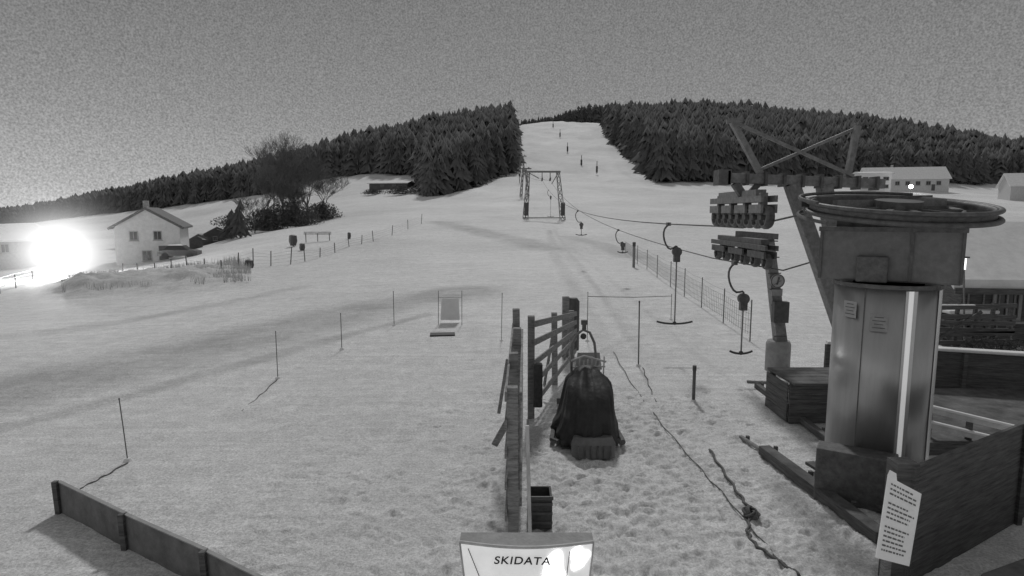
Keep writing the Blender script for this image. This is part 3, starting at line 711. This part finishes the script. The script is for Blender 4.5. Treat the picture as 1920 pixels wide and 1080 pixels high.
MB().beam(A+Vector((-.3,1.2,.85)),A+Vector((-.08,1.2,1.25)),.06,.1).build('brace','wood',root)
root,A,B,d,nrm=railfence('wooden_fence','lower wooden rail fence running back from the plank fence to the padded post',(.42,13.0,0),(1.85,18.4,0),[(.4,.3),(.85,.65),(1.3,.95),(1.75,1.2),(2.15,1.42)],3,2.3,1.55,side=1)
for t in (.25,.75):
    MB().beam(A.lerp(B,t)+Vector((0,0,.35)),A.lerp(B,t+.2)+Vector((0,0,1.5)),.05,.1).build('brace','wood',root)
p=on(1067,18.9); r=thing('padded_post','thick padded wooden post at the far end of the rail fence','post',p)
MB().beam(p+Vector((-.12,0,-.1)),p+Vector((-.12,0,1.9)),.22,.22).build('post','wood',r,bevel=.02)
MB().loft([ngon(p+Vector((.13,0,0)),.18,14,z_) for z_ in (0.2,.6,1.2,1.75)]+[ngon(p+Vector((.11,0,0)),.12,14,1.86)]).build('pad','plastic',r,smooth=True)
tag(MB().box((.55,12.7,.85),(.2,.2,.95)).build('fence_pad','rubber',bevel=.03),'dark padded block strapped at the joint of the two wooden fences','pad')
bo=thing('crate','dark open plastic crate at the foot of the plank fence','crate',(.40,8.45,0))
mb=MB(); c=Vector((.40,8.45,0))
for dx,dy,sx,sy in ((-.16,0,.03,.36),(.16,0,.03,.36),(0,-.165,.29,.03),(0,.165,.29,.03)): mb.box(c+Vector((dx,dy,.24)),(sx,sy,.48))
mb.box(c+Vector((0,0,.03)),(.29,.3,.04)); mb.build('crate_body','rubber',bo)
for k in range(3): MB().box(c+Vector((0,-.19,.1+.14*k)),(.36,.02,.04)).build('crate_rib','plastic',bo)
MB().box(c+Vector((0,-.19,.47)),(.38,.025,.05)).build('crate_rim','plastic',bo)
# ---------------------------------------------------------------- covered snowmobile
sc=Vector((1.52,11.9,0)); sm=thing('covered_snowmobile','snowmobile under a black tarpaulin beside the wooden fence','snowmobile',sc)
def sring(z,wx,wy,cx,cy,n=96,rip=.03,ph=0,e=2.6):
    out=[]
    for k in range(n):
        t=2*math.pi*k/n; c_,s_=math.cos(t),math.sin(t)
        rr=1/((abs(c_)**e+abs(s_)**e)**(1/e)); f_=1+rip*math.sin(7*t+ph)+rip*.6*math.sin(13*t+2*ph)+rip*.5*math.sin(23*t-ph)
        out.append(sc+Vector((cx+wx*rr*c_*f_,cy+wy*rr*s_*f_,z+rip*.6*math.sin(9*t+ph))))
    return out
prof=[(.12,.64,.92,-.04,0.05,.06),(.22,.62,.95,-.03,0.05,.05),(.35,.57,.94,-.01,0.04,.04),(.55,.53,.9,0,.05,.035),(.75,.50,.86,.01,.07,.03),(.95,.47,.76,0.02,.12,.03),(1.1,.44,.6,0.02,.17,.03),(1.18,.38,.48,.02,.2,.03),(1.25,.28,.38,.02,.25,.025),(1.33,.22,.30,.02,.28,.02),(1.38,.12,.16,.02,.3,.01),(1.40,.02,.03,.02,.3,0)]
MB().loft([sring(z,a_,b_,cx,cy,96,rp,i*.3) for i,(z,a_,b_,cx,cy,rp) in enumerate(prof)]).build('cover','tarp',sm,smooth=True)
tk=MB()
MB().loft([sring(0,.40,.12,-.0,-1.0,24,0),sring(.22,.42,.14,0,-.92,24,0),sring(.34,.36,.1,0,-.86,24,0)]).build('snow_flap','housing',sm)
for k in range(6): tk.box(sc+Vector((-.3+k*.12,-1.13,.13)),(.03,.04,.24))
tk.build('flap_ribs','darksteel',sm)
for s_,pts in ((-1,((-.62,-.6,.12),(-.74,-.4,.1),(-.6,.7,.1))),(1,((.62,-.6,.12),(.64,-.4,.1),(.6,.7,.1)))):
    MB().tube([sc+Vector(p) for p in pts],.05,8).build('footrest_rail','darksteel',sm)
hy=.75; pts=[(-.25,hy,1.0),(-.26,hy,1.4),(-.24,hy,1.75),(-.16,hy,1.96),(-.02,hy,2.06),(.12,hy,2.0),(.22,hy,1.78),(.27,hy,1.4),(.30,hy,1.0)]
ho_=MB().tube([sc+Vector(p) for p in pts],.028,8).build('roll_hoop','galv',sm,smooth=True)
MB().ball(sc+Vector((-.02,hy-.05,1.93)),.065,12,8).build('work_lamp','rubber',ho_,smooth=True)
mb=MB(); mb.cyl(sc+Vector((0,hy,2.13)),.045,(0,0,1),.12,12); mb.box(sc+Vector((0,hy,2.22)),(.13,.08,.1)); mb.build('beacon','darksteel',ho_)
mb=MB()
for k,x_ in enumerate(np.linspace(-.2,.4,8)): mb.tube([sc+Vector((x_,.60,1.1)),sc+Vector((x_+.02,.66,1.46+.05*math.sin(k*2)))],.016,6)
mb.tube([sc+Vector((-.28,.63,1.42)),sc+Vector((0,.66,1.52)),sc+Vector((.46,.63,1.40))],.022,6); mb.tube([sc+Vector((-.24,.63,1.28)),sc+Vector((.44,.63,1.3))],.02,6)
mb.build('handlebar_rack','paleboard',sm)
MB().add([sc+Vector(v) for v in ((-.16,.95,1.15),(.42,.95,1.15),(.38,1.05,1.5),(-.1,1.05,1.5))],[(0,1,2,3)]).build('windscreen','concrete',sm)
for s_ in (-1,1): MB().loft([[sc+Vector((s_*.42+x_,y_,z_)) for x_,z_ in ((-.07,zz_),(.07,zz_),(.07,zz_+.04),(-.07,zz_+.04))] for y_,z0_,zz_ in ((.6,0,.02),(1.4,0,.02),(1.65,0,.12),(1.75,0,.22))]).build('ski','plastic',sm)
# ---------------------------------------------------------------- ticket gate
tg=thing('ticket_gate','white ski pass ticket gate with added glow on its front reading SKIDATA','ticket gate',(.14,5.6,0))
Y0=5.55; tl=P(862,1016,Y0); tr_=P(1113,1022,Y0); ztop=tl.z
def fc(u,v):
    y_=Y0-.16*v; z_=ztop-.42*v
    x_=tl.x+(tr_.x-tl.x)*u; x_=x_+(0.5-u)*.14*v
    return Vector((x_,y_-.10*math.sin(math.pi*u),z_-.0))
n=16; vs=[];fs=[]
for j in range(7):
    for i in range(n+1): vs.append(fc(i/n,j/6))
for j in range(6):
    for i in range(n): a=j*(n+1)+i; fs.append((a,a+n+1,a+n+2,a+1))
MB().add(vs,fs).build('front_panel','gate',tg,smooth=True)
mb=MB(); mb.tube([fc(i/n,0) for i in range(n+1)],.016,8); mb.tube([fc(0,v)for v in (0,.5,1)],.010,8); mb.tube([fc(1,v) for v in (0,.5,1)],.010,8)
mb.build('panel_rim','paleboard',tg,smooth=True)
vs=[];fs=[]
for j in range(2):
    for i in range(n+1):
        p_=fc(i/n,0); vs.append(p_ if j==0 else Vector((p_.x,Y0+.14,ztop+.02)))
for i in range(n): fs.append((i,i+1,i+n+2,i+n+1))
MB().add(vs,fs).build('top_cover','concrete',tg)
MB().box((.14,Y0+.05,.45),(.9,.2,.9)).build('pedestal','housing',tg)
tn=math.radians(90)-math.atan2(.16,.42)
pt_=fc(.46,.26)
text_mesh('SKIDATA',.094,pt_+Vector((0,-.016,.006)),(tn,0,math.radians(-2)),'ink','lettering',tg,shear=.15,sx=1.28,bold=.018)
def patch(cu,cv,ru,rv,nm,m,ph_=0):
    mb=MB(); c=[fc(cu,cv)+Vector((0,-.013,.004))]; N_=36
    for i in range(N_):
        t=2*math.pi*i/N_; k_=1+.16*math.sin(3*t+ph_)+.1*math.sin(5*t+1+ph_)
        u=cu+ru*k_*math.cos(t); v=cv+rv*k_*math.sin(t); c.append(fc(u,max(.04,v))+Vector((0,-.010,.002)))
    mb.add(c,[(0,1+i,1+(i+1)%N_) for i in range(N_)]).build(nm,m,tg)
patch(.71,.64,.105,.50,'painted_reflection','softglow'); patch(.9,.28,.07,.22,'painted_reflection','softglow',2)  # bright reflection on the gate front, imitated by glowing patches
for (u0,v0,u1,v1) in ((.06,.1,.17,.95),(.82,.12,.80,.95)):
    MB().tube([fc(u0,v0)+Vector((0,-.01,0)),fc(u1,v1)+Vector((0,-.01,0))],.005,6).build('panel_seam','galv',tg)
# ---------------------------------------------------------------- barrier bottom left
A=gp(116,962);Bq=gp(240,1030);Cq=gp(470,1150)
br=thing('board_barrier','low dark board barrier at the bottom left corner','barrier',A)
for i,(a_,b_) in enumerate(((A,Bq),(Bq,gp(392,1108)),(gp(392,1108),Cq+Vector((.6,-.4,0))))):
    a_=Vector((a_.x,a_.y,0));b_=Vector((b_.x,b_.y,0))
    dd=(b_-a_).normalized()
    MB().beam(a_+Vector((0,0,.24))+dd*.01,b_+Vector((0,0,.25))-dd*.01,.04,.5).build('board','barrier',br,bevel=.004)
    MB().beam(a_+Vector((0,0,-.1))-Vector((0,.05,0)),a_+Vector((-.02,-.05,.52)),.07,.07).build('stake','darkwood',br)
    MB().beam(a_+Vector((0,0,.50)),b_+Vector((0,0,.51)),.05,.015).build('top_strip','concrete',br)
# ---------------------------------------------------------------- poles
def pole(px,pb_,pt,r_,label,lean=0,name='marker_pole',m='darksteel'):
    g0=gp(px,pb_); t=P(px,pt,g0.y); hh=t.z-g0.z
    r=thing(name,label,'pole',g0)
    MB().tube([g0+Vector((0,0,-.1)),g0+Vector((lean*hh*.5,0,hh*.5)),g0+Vector((lean*hh,0,hh))],r_,7).build('shaft',m,r)
    MB().cyl(g0+Vector((lean*hh,0,hh)),r_*1.2,(0,0,1),r_*3,8).build('tip','plastic',r)
    MB().loft([ngon(g0,.09,10,-.02),ngon(g0,.05,10,.05)]).build('snow_collar','roofsnow',r)
pole(240,866,748,.010,'thin bare pole in the left foreground, nearest the board barrier',-.06)
pole(521,710,622,.011,'thin pole in the snow, second from the left foreground')
pole(641,655,588,.013,'thin pole in the snow right of the second foreground pole')
pole(739,610,547,.014,'thin pole in the snow just left of the framed white board')
pole(940,640,550,.011,'thin pole standing left of the plank fence top',.02)
pole(1197,686,566,.02,'dark tall pole right of the covered snowmobile',-.01)
pole(1300,753,690,.04,'short thick dark stake in the trodden snow',0,'stake')
pole(1101,640,548,.012,'thin pole just behind the padded post holding the cord',0)
pole(1258,600,552,.012,'thin pole beside the nearest tow bar holding the cord',0)
a=gp(1101,640);b_=gp(1258,600)
za=P(1101,556,a.y).z; zb=P(1258,555,b_.y).z
tag(MB().tube([Vector((a.x,a.y,za)),((a+b_)/2)+Vector((0,0,(za+zb)/2-(a.z+b_.z)/2-.04)),Vector((b_.x,b_.y,zb))],.012,5).build('barrier_cord','rope'),'thin cord stretched level across the tow track','cord')
def groundline(pts,r_,label,name,m='rope'):
    w=[gp(*p)+Vector((0,0,r_*.6)) for p in pts]; k=[]
    for i in range(len(w)-1):
        for t in np.linspace(0,1,8,endpoint=False): k.append(w[i].lerp(w[i+1],t))
    k.append(w[-1])
    for _ in range(4): k=[k[0]]+[(k[i-1]+k[i]*2+k[i+1])/4 for i in range(1,len(k)-1)]+[k[-1]]
    k=[v+Vector((0.02*math.sin(i*1.3),0,0.015*abs(math.sin(i*.9)))) for i,v in enumerate(k)]
    return tag(MB().tube(k,r_,6).build(name,m,smooth=True),label,'cable')
groundline([(1150,660),(1180,715),(1230,785),(1300,868),(1370,945),(1440,1030),(1500,1095)],.01,'long thin cord lying on the snow from the snowmobile to the bottom edge','cord_or_shadow_line')
groundline([(1330,845),(1362,895),(1392,940),(1410,966),(1400,1000),(1412,1025),(1450,1050),(1500,1085)],.022,'thicker dark hose with a kink lying on the snow','hose')
groundline([(1205,690),(1216,722),(1229,756)],.012,'dark line standing in for the cast shadow of the dark tall pole','cord_or_shadow_line')  # tall pole's cast shadow drawn as a thin dark tube
groundline([(520,712),(490,742),(452,773)],.012,'dark line standing in for the cast shadow of the second foreground pole','cord_or_shadow_line')  # dark tube drawn where this pole's shadow falls
groundline([(240,870),(195,895),(148,920)],.012,'dark line standing in for the cast shadow of the leftmost foreground pole','cord_or_shadow_line')  # shadow of the leftmost pole, modelled as a dark line
g0=gp(1408,968); mb=MB()
for k in range(7):
    r_=random.uniform(.05,.1); c=g0+Vector((random.uniform(-.05,.05),random.uniform(-.05,.05),.06))
    nn=Vector((random.uniform(-1,1),random.uniform(-1,1),1.2)); mb.ring(c,r_,.018,nn,20,6)
tag(mb.build('tangled_knot','rope',smooth=True),'dark tangled knot of cord on the hose','knot')
r=thing('framed_board','white netted board held between two thin poles on the piste','sign board',gp(842,612))
for px in (822,866):
    g0=gp(px,610); t=P(px,545,g0.y); MB().tube([g0,t],.014,6).build('pole','galv',r)
g1=gp(826,606); y_=g1.y
MB().add([P(826,600,y_),P(862,600,y_),P(860,560,y_),P(828,560,y_)],[(0,1,2,3)]).build('board','white',r)
MB().tube([P(822,558,y_-.02),P(866,558,y_-.02)],.008,5).build('frame_bar','galv',r)
g1=gp(830,628); tag(MB().beam(g1+Vector((-.45,-.1,.03)),g1+Vector((.45,.0,.03)),.5,.05).build('rubber_mat','rubber',bevel=.01),'dark rubber mat lying on the snow below the framed white board','mat')
# ---------------------------------------------------------------- net fence
fp=[(1172,476,455),(1195,495,460),(1213,506,468),(1232,520,478),(1257,538,490),(1283,556,503),(1315,578,520),(1356,606,541),(1406,640,562)]
G0=[gp(a_,b_) for a_,b_,_ in fp]
r=thing('net_fence','slender net fence of thin poles along the right of the tow track','fence',G0[-1])
tops=[]
for g0,(a_,b_,c_) in zip(G0,fp):
    t=P(a_,c_,g0.y); hh=min(t.z-g0.z,1.6); tops.append(g0+Vector((0,0,hh))); MB().tube([g0,g0+Vector((0,0,hh))],.022,6).build('post','darksteel',r)
mb=MB()
for i in range(len(G0)-1):
    for f_ in (.2,.35,.5,.65,.8,.95):
        a=G0[i].lerp(tops[i],f_);b_=G0[i+1].lerp(tops[i+1],f_); m_=(a+b_)/2-Vector((0,0,.05)); mb.tube([a,m_,b_],.007,3)
    L=(G0[i+1]-G0[i]).length; nn_=int(L/.25)
    for k in range(nn_):
        t=k/nn_; mb.tube([G0[i].lerp(G0[i+1],t)+Vector((0,0,.2)),G0[i].lerp(G0[i+1],t)+Vector((0,0,1.1))],.006,3)
mb.build('net','netm',r)
pole(1188,500,458,.10,'stout grey post with a plate at the top end of the net fence',0,'stout_post',m='galv')
fp=[(230,512,492),(258,514,490),(290,516,488),(322,517,486),(352,517,480),(384,517,484),(416,516,486),(446,510,474),(475,503,462),(508,500,464),(545,497,462),(572,491,464),(600,484,462),(628,476,450),(655,466,440),(678,461,436),(700,455,428),(735,442,420),(765,430,408),(790,420,400)]
G0=[gp(a_,b_) for a_,b_,_ in fp]
r=thing('wire_fence','long thin post and net fence along the far left edge of the piste','fence',G0[0]); tops=[]
for g0,(a_,b_,c_) in zip(G0,fp):
    t=P(a_,c_,g0.y); hh=min(1.9,t.z-g0.z)*random.uniform(.8,1.05); tops.append(g0+Vector((0,0,hh))); MB().tube([g0,g0+Vector((random.uniform(-.15,.15),0,hh))],.04,6).build('post','darkwood',r)
mb=MB()
for i in range(len(G0)-1):
    for f_ in (.2,.4,.6,.78): mb.tube([G0[i].lerp(tops[i],f_),G0[i+1].lerp(tops[i+1],f_)],.009,3)
mb.build('net','netm',r)
for px,pb_,pt,w,lab in ((550,463,441,.5,'padded dark mast beyond the net fence, left of the pair'),(567,473,459,.32,'short dark bollard right of the padded dark mast'),(655,450,437,.22,'small dark marker on the far left piste edge'),(468,508,488,.4,'dark stump shaped marker on the left net fence line')):
    g0=gp(px,pb_); hh=max(.8,g0.y*(pb_-pt)/F); r=thing('piste_marker',lab,'marker',g0)
    MB().cyl(g0+Vector((0,0,hh*.5)),.06,(0,0,1),hh,8).build('post','galv',r)
    MB().loft([ngon(g0,w*.6,10,hh*.1),ngon(g0,w*.9,10,hh*.5),ngon(g0,w*.8,10,hh*.95),ngon(g0,w*.4,10,hh*1.02)]).build('pad','plastic',r)
g0=gp(596,455); r=thing('snow_bench','faint pale crossbar frame standing beyond the left net fence','frame',g0)
MB().beam(g0+Vector((-1.5,0,1.0)),g0+Vector((1.5,0,1.0)),.08,.35).build('crossbar','paleboard',r)
for s_ in (-1.3,0,1.3): MB().beam(g0+Vector((s_,0,0)),g0+Vector((s_,0,1)),.08).build('leg','galv',r)
G=[on(-60,38),on(0,42),on(30,47),on(62,52)]
r=thing('metal_railing','metal railing at the left edge of the picture below the floodlight','railing',G[0])
for g0 in G: MB().tube([g0,g0+Vector((0,0,1.1))],.035,6).build('post','galv',r)
for f_ in (.5,.8,1.08): MB().tube([g0+Vector((0,0,f_)) for g0 in G],.03,6).build('rail','galv',r)
mb=MB()
for _ in range(6000):
    px=rng.uniform(110,470); Yg=rng.uniform(39,54)
    if vn(np.array([px*.03]),np.array([Yg*.4]))[0]<-.05: continue
    a=(px-960)/F; x_=a*Yg; g_=h1(x_,Yg)+.65; g0=Vector((x_,Yg,g_)); hh=rng.uniform(.05,.26); l=rng.uniform(-.15,.15); w=.02
    mb.add([g0+Vector((-w,0,-.4)),g0+Vector((w,0,-.4)),g0+Vector((l,rng.uniform(-.1,.1),hh))],[(0,1,2)])
o=mb.build('dry_grass','grass'); tag(o,'tufts of dry grass poking through the snowy bank at the left','grass',kind='stuff')
# ---------------------------------------------------------------- right side clutter
def kerb(p0,p1,w,h_,label,m='darkwood'):
    a=gp(*p0);b_=gp(*p1); a.z=b_.z=0
    r=thing('timber_edging',label,'timber',a)
    MB().beam(a+Vector((0,0,h_/2)),b_+Vector((0,0,h_/2)),w,h_).build('beam',m,r,bevel=.015)
    dd=(b_-a).normalized(); nn=Vector((dd.y,-dd.x,0)); L=(b_-a).length
    for k in range(int(L/1.1)+1):
        q=a+dd*(.15+k*1.1); MB().box(q-nn*(w/2+.035)+Vector((0,0,h_/2)),(.06,.06,h_+.06)).build('peg','darkwood',r)
kerb((1432,852),(1655,1022),.22,.18,'dark timber edging beam sloping towards the notice board')
kerb((1388,822),(1432,850),.07,.06,'thin plank end lying before the timber edging beam','wood')
kerb((1418,728),(1560,838),.12,.14,'dark timber edging leading to the foot of the drive station')
kerb((1478,722),(1400,718),.08,.06,'thin board lying on the snow by the dark platform','wood')
a=gp(1500,880);b_=gp(1665,985); a.z=b_.z=0; dd=(b_-a).normalized(); nn=Vector((dd.y,-dd.x,0))
if nn.x<0: nn=-nn
r=thing('shadow_fill_planks','added dark planks filling in the drive station shadow beside the edging beam','walkway',a)  # dark planks fill in the shadow cast by the drive station
for k in range(4): MB().beam(a+nn*(.18+.2*k)+Vector((0,0,.1)),b_+nn*(.18+.2*k)+Vector((0,0,.1)),.17,.05).build('plank','darkwood',r)
p0=Vector((6.75,13.3,0)); r=thing('wooden_platform','dark wooden platform step behind the drive station','platform',p0)
for k in range(5): MB().beam(p0+Vector((-.75,-.55+.28*k,.88)),p0+Vector((.9,-.55+.28*k,.88)),.26,.05).build('deck_board','darkwood',r)
for x_ in (-.7,.1,.85):
    for y_ in (-.5,.5): MB().beam(p0+Vector((x_,y_,-.1)),p0+Vector((x_,y_,.85)),.1).build('leg','darkwood',r)
for z_ in (.1,.31,.52,.73): MB().beam(p0+Vector((-.78,-.57,z_)),p0+Vector((.95,-.57,z_)),.03,.2).build('skirt_board','darkwood',r)
for z_ in (.1,.31,.52,.73): MB().beam(p0+Vector((-.79,-.5,z_)),p0+Vector((-.79,.6,z_)),.03,.2).build('skirt_board','darkwood',r)
tag(MB().beam(Vector((7.3,16.2,.2)),Vector((8.6,15.2,.12)),.2,.1).build('log','darkwood',bevel=.02),'dark plank lying on the snow beside the round sign post','plank')
A=Vector((8.2,15.6,0));B=Vector((15.5,13.4,0)); r=thing('plank_wall','dark plank wall behind the snowy railing at the right','wall',A)
d=(B-A).normalized(); L=(B-A).length
for k in range(5): MB().beam(A+Vector((0,0,.12+.22*k)),B+Vector((0,0,.12+.22*k)),.05,.217).build('plank','darkwood',r)
for k in range(6): MB().beam(A+d*L*k/5+Vector((0,-.06,-.1)),A+d*L*k/5+Vector((0,-.06,1.12)),.1).build('post','darkwood',r)
MB().beam(A+Vector((0,0,1.17)),B+Vector((0,0,1.12)),.28,.08).build('snow_cap','roofsnow',r,bevel=.03)
A=Vector((12.6,18.6,0)); r=thing('trestle_rack','dark trestle rack of rough bars left of the timber hut','rack',A)
for k in range(6): MB().beam(A+Vector((k*.55,0,0)),A+Vector((k*.55+.05,0,1.75-.1*(k%2))),.09).build('upright','darkwood',r)
for z_ in (.5,.75,.95,1.15,1.35,1.6): MB().beam(A+Vector((-.2,-.07,z_)),A+Vector((2.9,-.07,z_+random.uniform(-.12,.1))),.05,.14).build('crossbar','darkwood',r)
MB().beam(A+Vector((-.1,-.12,.2)),A+Vector((1.8,-.12,1.5)),.05,.1).build('diagonal','darkwood',r)
MB().beam(A+Vector((-.2,-.07,1.7)),A+Vector((1.6,-.07,1.70)),.08,.035).build('snow_cap','roofsnow',r)
A=P(1735,765,11.3); B=P(1905,806,10.9); r=thing('snowy_railing','low sloping railing with snow lying on its rails behind the drive station','railing',Vector((A.x,A.y,0)))
for k in range(3):
    q=A.lerp(B,.05+.45*k); MB().beam(Vector((q.x,q.y,-.1)),Vector((q.x,q.y,q.z+.06)),.08).build('post','darkwood',r)
for dz_ in (0,-.30):
    o_=Vector((0,-.06,dz_))
    MB().beam(A+o_,B+o_,.05,.10).build('rail','paleboard',r)
    MB().beam(A+o_+Vector((0,0,.07)),B+o_+Vector((0,0,.07)),.1,.045).build('snow_cap','roofsnow',r,bevel=.015)
mb=MB(); mb.box((10.9,12.75,.1),(6.6,3.6,.3))
tag(mb.build('dark_decking','darkwood',bevel=.03),'flat dark decking between the plank wall and the snowy railing','deck')
A=Vector((4.75,6.9,0));B=Vector((8.6,9.2,0)); r=thing('board_wall','dark board wall filling the bottom right corner','wall',A)
d=(B-A).normalized(); L=(B-A).length
for k in range(8):
    MB().beam(A+Vector((0,0,.1+.19*k)),B+Vector((0,0,.1+.19*k+random.uniform(-.01,.01))),.045,.188).build('plank','darkwood',r)
for k in range(2,4): MB().beam(A+d*L*k/3+Vector((.03,-.05,-.1)),A+d*L*k/3+Vector((.03,-.05,1.5)),.07).build('post','darkwood',r)
MB().beam(A+Vector((-.05,.12,0)),A+Vector((-.05,.12,1.55)),.26,.22).build('corner_post','darkwood',r)
A2=Vector((5.2,6.0,0)); B2=Vector((9.0,7.6,0))
tag(MB().beam(A2+Vector((0,0,.3)),B2+Vector((0,0,.3)),.5,.6).build('timber_stack','darkwood',bevel=.03),'dark low timber stack at the foot of the board wall','timber')
Yn=6.65
c=[P(1643,1046,Yn-.12),P(1705,1062,Yn-.12),P(1728,926,Yn),P(1666,893,Yn)]
base=Vector(((c[0].x+c[1].x)/2,Yn+.06,0)); r=thing('notice_board','tilted white notice board with lines of print at the lower right','sign',base)
MB().beam(base+Vector((0.03,0,-.1)),base+Vector((.1,.06,1.35)),.08).build('post','wood',r)
ud=(c[1]-c[0]);vd=(c[3]-c[0]); nn=ud.cross(vd).normalized()
if nn.y>0: nn=-nn
bo=MB().add(c+[p_-nn*.02 for p_ in c],[(0,1,2,3),(7,6,5,4),(0,4,5,1),(1,5,6,2),(2,6,7,3),(3,7,4,0)]).build('board','paper',r)
mk=MB()
def q_(u,v): return c[0]*(1-u)*(1-v)+c[1]*u*(1-v)+c[2]*u*v+c[3]*(1-u)*v+nn*.004
rr=random.Random(4)
for k in range(15):
    v=.93-.058*k; u=.1
    if k in (3,8): continue
    end=rr.uniform(.7,.93)
    while u<end:
        w=rr.uniform(.04,.13); mk.add([q_(u,v-.011),q_(min(u+w,end),v-.011),q_(min(u+w,end),v+.011),q_(u,v+.011)],[(0,1,2,3)]); u+=w+.025
mk.build('printed_lines','housing',bo)
MB().add([q_(-.05,1.0),q_(.25,1.0),q_(.2,1.08),q_(0,1.08)],[(0,1,2,3)]).build('clip','paper',r)
lb=on(1800,20.8); r=thing('log_pile','stacked logs under snow left of the timber hut','log pile',lb)
for row in range(5):
    for c_ in range(7-(row%2)):
        p=lb+Vector((-.75+c_*.25+(row%2)*.12,random.uniform(-.1,.1),.12+row*.21)); MB().cyl(p,.118*random.uniform(.85,1.05),(0.2,1,0),1.0,9).build('log','darkwood',r)
MB().box(lb+Vector((-.0,0,1.2)),(1.7,1.1,.12)).build('snow_cap','roofsnow',r,bevel=.04)
bush(1862,18.0,1.6,.8,'dark leafy bush in front of the timber hut',900)
bush(1905,17,1.2,.7,'low dark bush nearest the right edge before the timber hut',600)
# ---------------------------------------------------------------- camera / world / sun
cam=bpy.data.cameras.new('camera'); co=bpy.data.objects.new('camera',cam); C.objects.link(co)
cam.sensor_width=36; cam.lens=36*F/1920; co.location=(0,0,CH); co.rotation_euler=(math.radians(90)-TH,0,0); cam.clip_end=8000; cam.clip_start=.1
bpy.context.scene.camera=co
w=bpy.data.worlds.new('World'); bpy.context.scene.world=w; w.use_nodes=True; nt=w.node_tree; N=nt.nodes; L=nt.links
bg=N['Background']; tc=N.new('ShaderNodeTexCoord'); sx=N.new('ShaderNodeSeparateXYZ'); L.new(tc.outputs['Generated'],sx.inputs[0])
def mth(op,a,b_=None,clamp=False):
    q=N.new('ShaderNodeMath'); q.operation=op; q.use_clamp=clamp
    for i,v in enumerate((a,b_)):
        if v is None: continue
        if isinstance(v,(int,float)): q.inputs[i].default_value=v
        else: L.new(v,q.inputs[i])
    return q.outputs[0]
sky=N.new('ShaderNodeTexSky'); sky.sky_type='NISHITA'; sky.sun_disc=False; sky.sun_elevation=math.radians(45); sky.sun_rotation=math.radians(3)
bwn=N.new('ShaderNodeRGBToBW'); L.new(sky.outputs[0],bwn.inputs[0])
cr=N.new('ShaderNodeValToRGB'); e=cr.color_ramp; L.new(sx.outputs['Z'],cr.inputs[0])
pts=[(0,.29),(.06,.265),(.14,.225),(.32,.17),(.5,.2),(1,.24)]
e.elements[0].position=0; e.elements[0].color=(pts[0][1],)*3+(1,); e.elements[1].position=1; e.elements[1].color=(.24,.24,.24,1)
for p_,v_ in pts[1:-1]:
    q=e.elements.new(p_); q.color=(v_,v_,v_,1)
glow=mth('MULTIPLY',mth('SUBTRACT',mth('MULTIPLY',sx.outputs['X'],-1.0),.1),1.0,True)
low_=mth('POWER',mth('SUBTRACT',1.0,mth('MULTIPLY',sx.outputs['Z'],2.6),True),3.0)
gl=mth('MULTIPLY',mth('MULTIPLY',glow,low_),.38)
nz=N.new('ShaderNodeTexNoise'); nz.inputs['Scale'].default_value=420; nz.inputs['Detail'].default_value=2; L.new(tc.outputs['Generated'],nz.inputs['Vector'])
gr_=N.new('ShaderNodeMapRange'); gr_.inputs[1].default_value=.25; gr_.inputs[2].default_value=.75; gr_.inputs[3].default_value=.66; gr_.inputs[4].default_value=1.34; L.new(nz.outputs[0],gr_.inputs[0])
tot=mth('ADD',mth('ADD',cr.outputs[0],gl),mth('MULTIPLY',bwn.outputs[0],.004))
tot=mth('MULTIPLY',tot,gr_.outputs[0])
L.new(tot,bg.inputs['Color']); bg.inputs['Strength'].default_value=1.0
sd=bpy.data.lights.new('moon','SUN'); sd.energy=1.3; sd.angle=math.radians(5); so=bpy.data.objects.new('moon',sd); C.objects.link(so)
az=math.radians(3); el=math.radians(45); dv=Vector((-math.sin(az)*math.cos(el),-math.cos(az)*math.cos(el),-math.sin(el)))
so.rotation_euler=dv.to_track_quat('-Z','Y').to_euler(); so.location=(0,0,60)
sc_=bpy.context.scene; sc_.view_settings.view_transform='Standard'; sc_.view_settings.look='None'; sc_.view_settings.exposure=0
